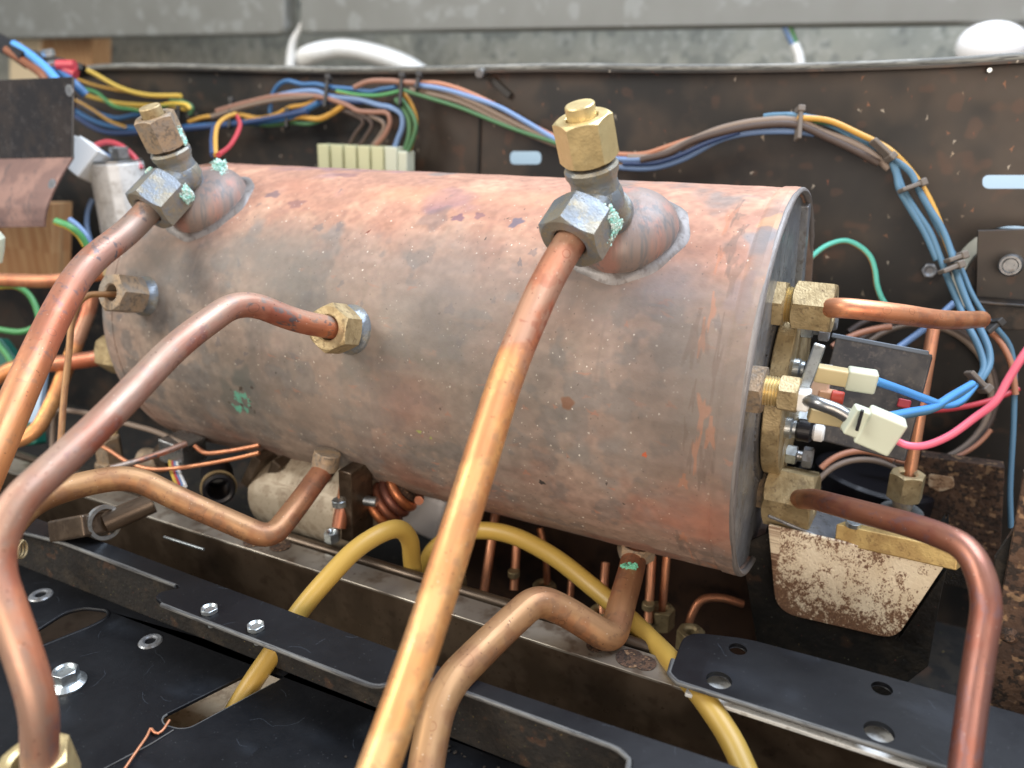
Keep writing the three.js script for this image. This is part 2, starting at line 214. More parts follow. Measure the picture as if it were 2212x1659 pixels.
const mBlue = flat(0x35628f, 0.42), mBlueBright = flat(0x5598d8, 0.4), mBluePale = flat(0x6a86ae, 0.45), mBlueDusty = flat(0x4c7088, 0.6), mNavy = flat(0x2a3f66, 0.5), mYellow = flat(0xc4a548, 0.42), mAmber = flat(0xbc9040, 0.45), mGreen = flat(0x46704c, 0.5), mBrownW = flat(0x8a6656, 0.55), mDarkBrown = flat(0x463a34, 0.6), mTaupe = flat(0x7c6e62, 0.6), mOrangeW = flat(0xa8745a, 0.55), mRedW = flat(0xb03a44, 0.42), mPink = flat(0xd8647c, 0.4);
const stripe = (a, b) => std({ map: makeTex(8, 64, (u, v) => (v > 0.3 && v < 0.72 ? a : b)), roughness: 0.45 });
const mGY = stripe([206, 172, 62], [72, 138, 84]), mTealOrange = stripe([204, 146, 76], [92, 186, 168]);
const mHose = phys({ color: 0xc9a752, roughness: 0.4, transmission: 0.3, thickness: 0, specularIntensity: 0.8 });
const mVerdigris = std({ map: metalTex([160, 226, 214], [240, 248, 244], [104, 182, 168], 0.6, 481, 256), roughness: 0.9, bumpMap: grainTex, bumpScale: 0.0006 });
const mBlackPlastic = std({ map: metalTex([72, 70, 68], [54, 54, 56], [104, 96, 88], 0.6, 491), roughness: 0.6 });

// ---------------------------------------------------------------- naming and grouping
const taken = {};
function numbered(n) { taken[n] = (taken[n] ?? 0) + 1; return taken[n] === 1 ? n : n + '_' + String(taken[n] - 1).padStart(3, '0'); }
const shade = (m) => { m.castShadow = true; m.receiveShadow = true; return m; };
function thing(name, label, category, pos = V(0, 0, 0), group) {
  const o = new THREE.Group(); o.name = numbered(name); o.position.copy(pos); o.userData = { label, category }; if (group) o.userData.group = group; scene.add(o); return o;
}
function rootPos(p) { const r = V(0, 0, 0); while (p) { r.add(p.position); p = p.parent && p.parent !== scene ? p.parent : null; } return r; }
function part(parent, name, geo, mat, label) {            // geometry is given in world coordinates and moved to its parent's origin
  const r = rootPos(parent), g = geo.clone(); g.translate(-r.x, -r.y, -r.z);
  const m = shade(new THREE.Mesh(g, mat)); m.name = name; if (label) m.userData.label = label; parent.add(m); return m;
}
function solo(name, label, category, geo, mat, group) {
  const m = shade(new THREE.Mesh(geo, mat)); m.name = numbered(name); m.userData = { label, category }; if (group) m.userData.group = group; scene.add(m); return m;
}
function struct(name, geo, mat) { const m = shade(new THREE.Mesh(geo, mat)); m.name = name; m.userData = { kind: 'structure' }; scene.add(m); return m; }

// ---------------------------------------------------------------- geometry
function boxUV(geo, scale = 0.05) {                       // uv in metres / scale, by the face's main direction
  const g = geo.index ? geo.toNonIndexed() : geo; const p = g.attributes.position, n = g.attributes.normal, uv = new Float32Array(p.count * 2);
  for (let i = 0; i < p.count; i++) {
    const ax = Math.abs(n.getX(i)), ay = Math.abs(n.getY(i)), az = Math.abs(n.getZ(i)), x = p.getX(i) / scale, y = p.getY(i) / scale, z = p.getZ(i) / scale;
    if (ax > ay && ax > az) { uv[2 * i] = z; uv[2 * i + 1] = y; } else if (ay > az) { uv[2 * i] = x; uv[2 * i + 1] = z; } else { uv[2 * i] = x; uv[2 * i + 1] = y; }
  }
  g.setAttribute('uv', new THREE.BufferAttribute(uv, 2)); return g;
}
const Yax = V(0, 1, 0);
function orient(geo, origin, dir, roll = 0) {             // local +y along dir
  const q = new THREE.Quaternion().setFromUnitVectors(Yax, dir.clone().normalize()); if (roll) q.multiply(new THREE.Quaternion().setFromAxisAngle(Yax, roll));
  const g = geo.clone(); g.applyQuaternion(q); g.translate(origin.x, origin.y, origin.z); return g;
}
function hexNut(AF, h, hole, { bottom = true, top = true, cone = 0.0012, deep = h * 0.4, closed = false } = {}) {
  const n = 96, a = AF / 2, rc = a * 0.975, rows = [], r6 = Math.PI / 3;
  const push = (f) => rows.push(f);
  push((r) => [closed ? 0.0001 : hole, 0]); push((r) => [rc, 0]); push((r) => [r, bottom ? (r - rc) * 0.6 : 0]); push((r) => [r, h - (top ? (r - rc) * 0.6 : 0)]); push((r) => [rc, h]);
  push((r) => [hole + cone, h]); push((r) => [hole, h - cone]); push((r) => [hole, h - deep]); if (closed) push((r) => [0.0001, h - deep]);
  const pos = [], idx = [];
  rows.forEach((f) => { for (let i = 0; i <= n; i++) { const t = i / n * Math.PI * 2, m = ((t % r6) + r6) % r6 - r6 / 2, r = a / Math.cos(m), [rr, y] = f(r); pos.push(Math.cos(t) * rr, y, -Math.sin(t) * rr); } });
  for (let j = 0; j < rows.length - 1; j++) for (let i = 0; i < n; i++) { const p = j * (n + 1) + i, q = p + n + 1; idx.push(p, p + 1, q, p + 1, q + 1, q); }
  const g = new THREE.BufferGeometry(); g.setAttribute('position', new THREE.Float32BufferAttribute(pos, 3)); g.setIndex(idx);
  return boxUV(toCreasedNormals(g, 0.3), 0.05);
}
function lathe(profile, seg = 48, crease = 0.5) {          // [[r, y], ...]
  const g = new THREE.LatheGeometry(profile.map(([r, y]) => new THREE.Vector2(Math.max(r, 1e-5), y)), seg); g.deleteAttribute('normal'); g.deleteAttribute('uv');
  return boxUV(toCreasedNormals(mergeVertices(g, 1e-7), crease), 0.05);
}
const disc = (r, h, ch = 0.0004, seg = 40) => lathe([[0, 0], [r - ch, 0], [r, ch], [r, h - ch], [r - ch, h], [0, h]], seg);
function thread(r, h, pitch = 0.0014) { const p = [[0, 0]]; const n = Math.max(2, Math.round(h / pitch)); for (let i = 0; i < n; i++) { p.push([r * 0.93, i * h / n], [r, (i + 0.5) * h / n]); } p.push([r * 0.93, h], [0, h]); return lathe(p, 40, 0.9); }
function bent(pts, rad) {                                 // straight runs joined by round bends
  const out = [pts[0].clone()];
  for (let i = 1; i < pts.length - 1; i++) {
    const R = Array.isArray(rad) ? rad[i - 1] : rad, a = pts[i - 1].clone().sub(pts[i]), b = pts[i + 1].clone().sub(pts[i]), t = Math.min(R, a.length() * 0.48, b.length() * 0.48);
    const p = pts[i].clone().addScaledVector(a.normalize(), t), q = pts[i].clone().addScaledVector(b.normalize(), t);
    for (let k = 0; k <= 10; k++) { const s = k / 10; out.push(p.clone().multiplyScalar((1 - s) ** 2).addScaledVector(pts[i], 2 * s * (1 - s)).addScaledVector(q, s * s)); }
  }
  out.push(pts[pts.length - 1].clone()); return out;
}
const smooth = (pts, n = 12) => new THREE.CatmullRomCurve3(pts, false, 'centripetal').getSpacedPoints(Math.max(8, (pts.length - 1) * n));
function tube(pts, r, { seg = 18, u0 = 0, step = 0.0016, twist = 0, once = false } = {}) {
  const src = [pts[0]]; for (let i = 1; i < pts.length; i++) if (pts[i].distanceTo(src[src.length - 1]) > 1e-5) src.push(pts[i]);
  const cum = [0]; for (let i = 1; i < src.length; i++) cum.push(cum[i - 1] + src[i].distanceTo(src[i - 1]));
  const L = cum[cum.length - 1], n = Math.max(4, Math.ceil(L / step)), P = []; let k = 0;
  for (let i = 0; i <= n; i++) { const s = L * i / n; while (k < src.length - 2 && cum[k + 1] < s) k++; P.push(src[k].clone().lerp(src[k + 1], Math.min(1, (s - cum[k]) / (cum[k + 1] - cum[k])))); }
  const pos = [], nor = [], uv = [], idx = []; let T = P[1].clone().sub(P[0]).normalize(), N = Math.abs(T.y) < 0.9 ? V(0, 1, 0) : V(1, 0, 0); N.addScaledVector(T, -N.dot(T)).normalize();
  for (let i = 0; i <= n; i++) {
    const t = P[Math.min(n, i + 1)].clone().sub(P[Math.max(0, i - 1)]).normalize(); N.addScaledVector(t, -N.dot(t)).normalize(); const B = t.clone().cross(N), s = L * i / n, rr = typeof r === 'function' ? r(s, L) : r;
    for (let j = 0; j <= seg; j++) { const a = j / seg * Math.PI * 2 + twist * s, d = N.clone().multiplyScalar(Math.cos(a)).addScaledVector(B, Math.sin(a)); pos.push(P[i].x + d.x * rr, P[i].y + d.y * rr, P[i].z + d.z * rr); nor.push(d.x, d.y, d.z); uv.push(once ? 0.01 + 0.98 * s / L : u0 + s / 0.2, j / seg); }
  }
  for (let i = 0; i < n; i++) for (let j = 0; j < seg; j++) { const p = i * (seg + 1) + j, q = p + seg + 1; idx.push(p, p + 1, q, p + 1, q + 1, q); }
  for (const [c, ring, flip] of [[P[0], 0, true], [P[n], n, false]]) { const b = pos.length / 3; const t = (flip ? P[0].clone().sub(P[1]) : P[n].clone().sub(P[n - 1])).normalize(); pos.push(c.x, c.y, c.z); nor.push(t.x, t.y, t.z); uv.push(0, 0); for (let j = 0; j <= seg; j++) { const o = (ring * (seg + 1) + j) * 3; pos.push(pos[o], pos[o + 1], pos[o + 2]); nor.push(t.x, t.y, t.z); uv.push(0, j / seg); } for (let j = 0; j < seg; j++) idx.push(b, flip ? b + 2 + j : b + 1 + j, flip ? b + 1 + j : b + 2 + j); }
  const g = new THREE.BufferGeometry(); g.setAttribute('position', new THREE.Float32BufferAttribute(pos, 3)); g.setAttribute('normal', new THREE.Float32BufferAttribute(nor, 3)); g.setAttribute('uv', new THREE.Float32BufferAttribute(uv, 2)); g.setIndex(idx);
  if (typeof r === 'function') { g.computeVertexNormals(); }
  return g;
}
const rbox = (w, h, d, r = 0.0008, s = 2) => boxUV(new RoundedBoxGeometry(w, h, d, s, r));
function boxAt(center, x, y, w, h, d, r = 0.0008) {       // a box with its own x and y directions
  const X = x.clone().normalize(), Z = X.clone().cross(y).normalize(), Y = Z.clone().cross(X); const g = rbox(w, h, d, r); g.applyMatrix4(new THREE.Matrix4().makeBasis(X, Y, Z)); g.translate(center.x, center.y, center.z); return g;
}
// a sheet cut from a traced outline; axis says which way its face looks: 'y' lies flat, 'z' stands facing the front
function sheet(pts, axis, level, thick, holes = [], scale = 0.2, bevel = 0.0003) {
  const two = (p) => (axis === 'y' ? new THREE.Vector2(p.x, -p.z) : new THREE.Vector2(p.x, p.y));
  const s = new THREE.Shape(pts.map(two)); for (const h of holes) s.holes.push(new THREE.Path(h.map(two)));
  const g = new THREE.ExtrudeGeometry(s, { depth: thick - 2 * bevel, bevelEnabled: true, bevelThickness: bevel, bevelSize: bevel, bevelOffset: -bevel, bevelSegments: 1, curveSegments: 12 });
  g.translate(0, 0, bevel - thick); if (axis === 'y') g.rotateX(-Math.PI / 2); g.translate(0, axis === 'y' ? level : 0, axis === 'y' ? 0 : level);
  return boxUV(g, scale);
}
function rounded(pts, r, n = 6) {                          // round the corners of an outline
  const out = [], N = pts.length;
  for (let i = 0; i < N; i++) {
    const R = Array.isArray(r) ? r[i] : r, p = pts[i], a = pts[(i + N - 1) % N].clone().sub(p), b = pts[(i + 1) % N].clone().sub(p), t = Math.min(R, a.length() * 0.49, b.length() * 0.49);
    if (t < 1e-5) { out.push(p.clone()); continue; }
    const q0 = p.clone().addScaledVector(a.normalize(), t), q1 = p.clone().addScaledVector(b.normalize(), t);
    for (let k = 0; k <= n; k++) { const s = k / n; out.push(q0.clone().multiplyScalar((1 - s) ** 2).addScaledVector(p, 2 * s * (1 - s)).addScaledVector(q1, s * s)); }
  }
  return out;
}
function ring(center, rx, ry, axis = 'y', n = 28, ang = 0) { const o = []; for (let i = 0; i < n; i++) { const t = i / n * Math.PI * 2, a = Math.cos(t) * rx, b = Math.sin(t) * ry, x = a * Math.cos(ang) - b * Math.sin(ang), y = a * Math.sin(ang) + b * Math.cos(ang); o.push(axis === 'y' ? V(center.x + x, center.y, center.z + y) : V(center.x + x, center.y + y, center.z)); } return o; }
function crust(center, r, n, spread, s = 0.0006) {           // a lump of corrosion made of small crystals
  const gs = []; for (let i = 0; i < n; i++) { const k = s * (0.35 + rnd() * rnd() * rnd() * 2.2), g = new THREE.IcosahedronGeometry(k, 0); g.scale(1.2, 0.35 + rnd() * 0.6, 0.8 + rnd() * 0.8); g.rotateX(rnd() * 6); g.rotateZ(rnd() * 6); const t = rnd() * 2 - 1; g.translate(center.x + spread.x * t + (rnd() - 0.5) * r, center.y + spread.y * t + (rnd() - 0.5) * r, center.z + spread.z * t + (rnd() - 0.5) * r); gs.push(g); }
  return boxUV(mergeGeometries(gs), 0.01);
}
const world = (geos) => mergeGeometries(geos.map((g) => (g.index ? g.toNonIndexed() : g)));

const mLip = std({ map: metalTex([138, 138, 132], [96, 97, 93], [56, 56, 55], 0.9, 601), roughness: 0.7 }), mLipSteel = std({ map: metalTex([146, 141, 131], [124, 117, 107], [76, 62, 50], 0.6, 611), metalness: 0.5, roughness: 0.5, roughnessMap: roughTex });

// ---------------------------------------------------------------- the surroundings: wall behind, grey panels, machine case
const backW = onPlane('z', -0.75), panZ = onPlane('z', -0.16), wireZ = onPlane('z', -0.14), grpZ = onPlane('z', -0.56);
{
  const g = rbox(5, 2.4, 0.05, 0.002); g.translate(-0.6, 0.3, -0.775); struct('back_wall', boxUV(g, 0.45), mWall);
  const f = rbox(3, 0.02, 2.4, 0.002); f.translate(-0.3, -0.225, 0.1); struct('machine_floor', boxUV(f, 0.3), mGrime);
}
{
  const L = rounded([grpZ(-260, -260), grpZ(622, -260), grpZ(624, 76), grpZ(-260, 88)].map((p) => p), [0, 0, 0.014, 0]);
  solo('grey_slab', 'grey mottled slab with a rounded lower corner, top left behind the machine', 'slab', sheet(L, 'z', -0.55, 0.03, [], 0.4, 0.003), mGreyPanel);
  const R = rounded([grpZ(657, -260), grpZ(2500, -260), grpZ(2500, 46), grpZ(2212, 52), grpZ(657, 73)], [0, 0, 0, 0, 0.004]);
  solo('grey_slab', 'long grey slab running from the white hose to the top right corner', 'slab', sheet(R, 'z', -0.55, 0.03, [], 0.4, 0.003), mGreyPanel);
}
{
  const P = onPlane('z', -0.62);
  const t = thing('wooden_post', 'brown and pale wooden post behind the cables at top left', 'post', P(150, 110));
  part(t, 'post', sheet([P(92, 20), P(199, 20), P(197, 240), P(92, 240)], 'z', -0.62, 0.04, [], 0.12), mWood);
  part(t, 'pale_face', sheet([P(28, 20), P(92, 20), P(92, 240), P(28, 240)], 'z', -0.614, 0.04, [], 0.12), flat(0xe8d4b0, 0.6), 'pale cream face of the post');
  const bag = smooth([grpZ(628, 150), grpZ(632, 95), grpZ(648, 60), grpZ(655, 42)], 10);
  solo('white_cloth', 'white crumpled strip standing left of the white hose', 'cloth', tube(bag, (s, L) => 0.0085 * (1 - 0.75 * s / L) + 0.0006 * Math.sin(s * 900), { seg: 14, step: 0.001 }), mWhite);
  const hosePts = smooth([backW(640, 165), grpZ(672, 118), grpZ(740, 105), grpZ(810, 117), grpZ(880, 143), grpZ(930, 175)], 14);
  solo('corrugated_hose', 'white corrugated hose lying behind the rear panel', 'hose', tube(hosePts, (s) => 0.0125 + 0.0012 * Math.sin(s * 1500), { seg: 26, step: 0.0006 }), mWhite);
  const w1 = thing('wire_end', 'thin striped wire end with white sleeve hanging against the wall, top right', 'wire', grpZ(1715, 95));
  part(w1, 'wire', tube([grpZ(1690, 45), grpZ(1705, 78), grpZ(1716, 100)], 0.0035, { seg: 10 }), mBluePale); part(w1, 'wire', tube([grpZ(1702, 50), grpZ(1714, 78), grpZ(1722, 100)], 0.0026, { seg: 10 }), mGY); part(w1, 'sleeve', tube([grpZ(1716, 95), grpZ(1725, 118), grpZ(1730, 150)], 0.0052, { seg: 12 }), mWhite);
  const bl = new THREE.SphereGeometry(0.03, 32, 20); bl.scale(1.05, 0.8, 0.7); const q = grpZ(2140, 98); bl.translate(q.x, q.y, q.z);
  solo('white_bowl', 'bright white rounded object behind the panel, top right corner', 'bowl', bl, flat(0xf6f8fa, 0.4));
}
// rear panel with two slots and a round hole
{
  const top = '-500,215 -60,196 120,172 200,150 330,146 520,150 700,154 1000,152 1200,149 1500,151 1700,149 1900,144 2050,138 2212,128 2500,116';
  const edge = trace(top, panZ), out = [...edge, V(0.35, -0.22, -0.16), V(-1.4, -0.22, -0.16)];
  const slot = (x0, x1, y0, y1) => rounded([panZ(x0, y0), panZ(x1, y0), panZ(x1, y1), panZ(x0, y1)], 0.0049, 8);
  const holes = [slot(1099, 1170, 326, 356), slot(2121, 2330, 377, 409), ring(panZ(2176, 594), 0.030, 0.030, 'z', 40)];
  const t = thing('rear_panel', 'brown stained black steel rear panel of the machine with slots', 'panel', V(-0.3, -0.2, -0.16));
  part(t, 'sheet', sheet(out, 'z', -0.16, 0.0016, holes, 0.42), mPanel);
  const lipPts = smooth(edge, 10);
  part(t, 'rolled_edge', tube(lipPts.map((p) => p.clone().add(V(0, 0.0012, 0.002))), (s) => 0.0024 + 0.0002 * Math.sin(s * 22), { seg: 12, step: 0.004 }), mLip, 'worn grey top edge of the panel');
  part(t, 'folded_flange', tube(lipPts.map((q) => q.clone().add(V(0, -0.0016, 0.0075))), 0.0012, { seg: 8, step: 0.01 }), mPanel);
  { const pos = [], idx = []; lipPts.forEach((q, i) => { for (const [dy, dz] of [[0.001, 0], [0.0006, 0.009], [-0.001, 0.009], [-0.0006, 0]]) pos.push(q.x, q.y + dy - 0.0012, q.z + dz); if (i) for (let k = 0; k < 4; k++) { const a = (i - 1) * 4 + k, c = (i - 1) * 4 + (k + 1) % 4; idx.push(a, a + 4, c, c, a + 4, c + 4); } }); const g = new THREE.BufferGeometry(); g.setAttribute('position', new THREE.Float32BufferAttribute(pos, 3)); g.setIndex(idx); g.computeVertexNormals(); part(t, 'fold', boxUV(toCreasedNormals(g, 0.5), 0.42), mPanel); }
  part(t, 'seam', tube([panZ(1038, 250).add(V(0, 0, 0.001)), panZ(1033, 420).add(V(0, 0, 0.001))], 0.0011, { seg: 8 }), flat(0x1c1a18, 0.8), 'dark vertical seam');
  part(t, 'stud', orient(disc(0.0035, 0.012), panZ(1048, 155), V(0.1, -0.15, 1)), mSteel);
  part(t, 'clip', boxAt(panZ(1085, 190).add(V(0, 0, 0.002)), V(1, -0.75, 0), V(0.75, 1, 0), 0.02, 0.005, 0.003), mTie, 'black clip under the top edge');
  part(t, 'screw', orient(disc(0.0016, 0.004), panZ(2137, 152), V(0, 0, 1)), mZinc);
  // added pale board, tilted up to the skylight so the slots show bright
  const c = thing('added_slot_board', 'pale board added behind the rear panel to brighten its slots', 'added_board', V(-0.2, 0.02, -0.24));
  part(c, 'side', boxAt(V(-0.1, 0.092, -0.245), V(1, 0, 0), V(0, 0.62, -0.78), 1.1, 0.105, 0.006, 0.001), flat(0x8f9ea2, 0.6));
}
// bracket with bolt at the far right and the rusty upright
{
  const Q = onPlane('z', -0.125), t = thing('bolt_bracket', 'dark bracket plate with one round bolt at the right edge', 'bracket', Q(2180, 570));
  part(t, 'plate', sheet([Q(2112, 498), Q(2400, 490), Q(2400, 650), Q(2108, 652)], 'z', -0.125, 0.003, [], 0.42), mPanel);
  part(t, 'shelf', boxAt(Q(2250, 654).add(V(0, 0, 0.006)), V(1, 0.02, 0), V(0, 0, -1), 0.075, 0.016, 0.002), mPanel);
  const n = V(-0.15, 0.1, 1).normalize(), b = part(t, 'bolt', orient(lathe([[0, 0], [0.0062, 0], [0.0062, 0.012], [0.0054, 0.0135], [0.0042, 0.0135], [0.0036, 0.0122], [0, 0.0122]], 36), Q(2186, 571), n), mSteel);
  part(t, 'nut', orient(hexNut(0.008, 0.004, 0.002, { closed: true }), panZ(2008, 583), V(0, 0, 1)), mPlate);
  const d = onPlane('z', -0.15), cyl = thing('round_housing', 'dark round housing behind the bolt bracket', 'housing', d(2190, 610)); part(cyl, 'drum', orient(disc(0.0285, 0.008), d(2196, 608), V(0, 0, 1)), mPanel);
  const U = onPlane('z', 0.045), up = thing('rusty_upright', 'rusty brown steel upright with a rivet, lower right edge', 'upright', U(2200, 1350));
  const o = [U(2211, 1020), U(2500, 960), U(2500, 2000), U(2120, 1700), U(2143, 1392), U(2190, 1150)];
  part(up, 'face', sheet(o, 'z', 0.045, 0.003, [], 0.12), mRust); part(up, 'rivet', orient(lathe([[0, 0.003], [0.002, 0.0026], [0.0036, 0.001], [0.004, 0]].reverse(), 24), U(2180, 1372), V(0, 0.1, 1)), mRust);
  part(up, 'gusset', sheet([U(2150, 1215), U(2212, 1120), U(2212, 1420), U(2146, 1392)], 'z', 0.0415, 0.003, [], 0.12), mGrime);
}
// dark sheet at the left
{
  const Q = onPlane('z', 0.03), t = thing('guard_sheet', 'glossy dark bent sheet at the left edge with copper reflections painted on its lower half', 'sheet', Q(80, 400));
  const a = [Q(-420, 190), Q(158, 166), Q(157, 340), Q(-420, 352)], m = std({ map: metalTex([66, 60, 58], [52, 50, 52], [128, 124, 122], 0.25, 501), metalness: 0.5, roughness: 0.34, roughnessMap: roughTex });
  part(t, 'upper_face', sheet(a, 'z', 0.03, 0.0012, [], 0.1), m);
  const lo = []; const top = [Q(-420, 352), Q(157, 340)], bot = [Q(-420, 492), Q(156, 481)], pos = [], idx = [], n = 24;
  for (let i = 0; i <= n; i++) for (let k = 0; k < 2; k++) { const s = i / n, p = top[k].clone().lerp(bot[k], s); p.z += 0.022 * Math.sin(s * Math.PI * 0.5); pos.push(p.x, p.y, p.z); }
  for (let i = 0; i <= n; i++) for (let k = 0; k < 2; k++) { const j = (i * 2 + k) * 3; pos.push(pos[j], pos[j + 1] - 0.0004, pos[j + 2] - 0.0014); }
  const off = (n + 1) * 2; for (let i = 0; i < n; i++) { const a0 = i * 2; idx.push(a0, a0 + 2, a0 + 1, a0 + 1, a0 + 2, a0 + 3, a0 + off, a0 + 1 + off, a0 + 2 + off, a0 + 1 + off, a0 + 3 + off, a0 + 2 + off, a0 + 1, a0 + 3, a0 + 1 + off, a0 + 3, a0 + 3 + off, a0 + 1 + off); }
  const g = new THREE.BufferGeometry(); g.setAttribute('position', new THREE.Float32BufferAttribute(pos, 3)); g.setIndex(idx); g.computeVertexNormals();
  part(t, 'lower_flare', boxUV(toCreasedNormals(g, 0.6), 0.1), std({ map: metalTex([164, 132, 122], [136, 110, 104], [104, 92, 92], 0.5, 511), metalness: 0.6, roughness: 0.42 }), 'lower flare with a copper brown reflection painted on');  // the reflected copper is put into the base colour here
  part(t, 'corner_weld', orient(disc(0.004, 0.0012), Q(152, 196), V(0, 0, 1)), mPlate); part(t, 'corner_weld', orient(disc(0.004, 0.0012), Q(148, 396).add(V(0, 0, 0.012)), V(0, 0.3, 1)), mPlate);
  part(t, 'bright_edge', tube([Q(158.5, 168), Q(157.5, 340)], 0.0007, { seg: 8 }), mSteel);
}

// ---------------------------------------------------------------- black front plates, tray
{
  const LV = -0.085, Y = onPlane('y', LV), z = 0;
  // front rail: a bent plate with a wide tab and two recesses
  const rearL = -0.60, rear = 0.176, front = 0.2005, rec = 0.1865;
  const o = [V(rearL, LV, rear), V(-0.30, LV, rear), V(-0.25, LV, rear + 0.001), V(-0.08, LV, rear + 0.003), V(0.03, LV, rear), V(0.25, LV, rear), V(0.25, LV, 0.26), V(-0.006, LV, 0.26), V(-0.010, LV, rec + 0.004), V(-0.016, LV, rec), V(-0.100, LV, rec), V(-0.106, LV, rec + 0.004), V(-0.116, LV, front), V(-0.124, LV, front), V(-0.241, LV, front), V(-0.248, LV, front - 0.002), V(-0.249, LV, 0.194), V(-0.243, LV, rec + 0.0014), V(-0.246, LV, rec), V(-0.335, LV, rec - 0.001), V(-0.40, LV, rec + 0.008), V(rearL, LV, rec + 0.02)];
  const t = thing('front_rail', 'black painted front rail with a wide tab and two screws', 'rail', V(-0.18, LV, 0.19));
  part(t, 'top_plate', sheet(rounded(o, [0, 0.01, 0.01, 0.01, 0.01, 0, 0, 0.004, 0.004, 0.004, 0.004, 0.003, 0.004, 0.003, 0.003, 0.002, 0.003, 0.0012, 0.001, 0.02, 0.02, 0]), 'y', LV, 0.0022, [], 0.2), mBlack);
  // worn bare edge along the cut, standing 0.2 mm proud
  const run = (pts, y) => tube(pts.map((p) => V(p.x, y, p.z)), 0.00115, { seg: 8, step: 0.003 });
  part(t, 'cut_edge', run([V(-0.241, 0, front + 0.0001), V(-0.122, 0, front + 0.0001), V(-0.1165, 0, front - 0.0004), V(-0.107, 0, rec + 0.0044)], LV - 0.0011), mEdge, 'bare grey cut edge of the tab');
  part(t, 'cut_edge', run([V(-0.40, 0, rec + 0.006), V(-0.335, 0, rec - 0.0009), V(-0.2475, 0, rec)], LV - 0.0011), mEdge, 'bare grey cut edge of the left recess');
  part(t, 'cut_edge', run([V(-0.1, 0, rec + 0.0001), V(-0.018, 0, rec + 0.0001), V(-0.012, 0, rec + 0.003), V(-0.0075, 0, 0.21)], LV - 0.0011), mEdge, 'bare grey cut edge of the right recess');
  const web = rbox(0.85, 0.034, 0.002, 0.0004); web.translate(-0.175, LV - 0.019, rec - 0.0035); part(t, 'web', boxUV(web, 0.1), mGrime, 'dirty upright web under the rail');
  for (const [px, py] of [[453, 1321], [553, 1358]]) {
    const p = Y(px, py); const s = part(t, 'screw', orient(hexNut(0.0072, 0.0022, 0.0022, { closed: true, deep: 0.0008 }), p, V(0, 1, 0), 0.3), mZinc); part(s, 'shank', orient(thread(0.0018, 0.007), p.clone().add(V(0, -0.008, 0)), V(0, 1, 0)), mZinc);
  }
}
{
  const LV = -0.115, Y = onPlane('y', LV);
  const oval = rounded([Y(62, 1372), Y(20, 1398), Y(30, 1425), Y(75, 1402), Y(200, 1352), Y(236, 1332), Y(234, 1318), Y(180, 1312), Y(140, 1322)], 0.004);
  const slotO = rounded([Y(347, 1548), Y(352, 1565), Y(385, 1574), Y(410, 1572), Y(600, 1470), Y(640, 1440), Y(600, 1425), Y(520, 1462)], 0.003);
  const t = thing('lower_plate', 'black painted lower plate with an oval hole and a long slot', 'plate', V(-0.2, LV, 0.25));
  const out = [V(-0.75, LV, 0.184), V(-0.20, LV, 0.184), V(-0.05, LV, 0.184), V(0.1, LV, 0.184), V(0.1, LV, 0.42), V(-0.75, LV, 0.42)];
  part(t, 'plate', sheet(out, 'y', LV, 0.002, [oval, slotO], 0.16), mBlack);
  part(t, 'oval_rim', tube(oval.concat([oval[0]]).map((p) => p.clone().add(V(0, -0.0004, 0))), 0.0011, { seg: 8, step: 0.002 }), mBlack);
  part(t, 'slot_rim', tube(slotO.slice(0, 30).map((p) => p.clone().add(V(0, -0.0005, 0))), 0.0005, { seg: 8, step: 0.002 }), mEdge);
  for (const [px, py, r] of [[88, 1286, 0.0062], [325, 1386, 0.0058]]) part(t, 'pressed_nut', orient(lathe([[r * 0.45, -0.004], [r * 0.45, 0.0006], [r * 0.6, 0.0012], [r * 0.9, 0.0008], [r, 0]], 32), Y(px, py), V(0, 1, 0)), mPlate);
  part(t, 'scratched_fold', tube([Y(210, 1670), Y(330, 1606), Y(375, 1578)].map((p) => p.add(V(0, 0.0003, 0))), 0.0003, { seg: 6 }), mEdge);
  const b = thing('flange_bolt', 'zinc plated flange bolt standing on the black lower plate', 'bolt', Y(146, 1477)), p = Y(146, 1477);
  part(b, 'flange', orient(lathe([[0, 0], [0.0082, 0], [0.0083, 0.0008], [0.006, 0.0026], [0, 0.0026]], 40), p, V(0, 1, 0)), mZinc);
  part(b, 'head', orient(hexNut(0.0102, 0.0058, 0.0036, { bottom: false, closed: true, deep: 0.0014, cone: 0.0008 }), p.clone().add(V(0, 0.0022, 0)), V(0, 1, 0), 0.2), mZinc);
  const Y2 = onPlane('y', -0.15), tr = thing('speckled_tray', 'beige speckled tray seen through the slot of the lower plate', 'tray', Y2(450, 1540));
  part(tr, 'bottom', sheet([Y2(240, 1450), Y2(800, 1380), Y2(860, 1640), Y2(240, 1700)], 'y', -0.15, 0.003, [], 0.08), mMottle);
  // crumbs on the ledge
  const gs = []; for (let i = 0; i < 130; i++) { const k = 0.0004 + rnd() * 0.0009, g = new THREE.IcosahedronGeometry(k, 0); g.scale(1, 0.6, 0.7); g.rotateY(rnd() * 6); const x = -0.125 + rnd() * 0.12, zz = 0.189 + rnd() * 0.03; g.translate(x, LV + k * 0.5, zz); gs.push(g); }
  const cr = solo('crumbs', 'coffee crumbs and paint flakes on the ledge below the rail', 'crumbs', boxUV(mergeGeometries(gs), 0.02), std({ map: grimeTex, color: 0xffffff, roughness: 0.8 })); cr.userData.kind = 'stuff';
}
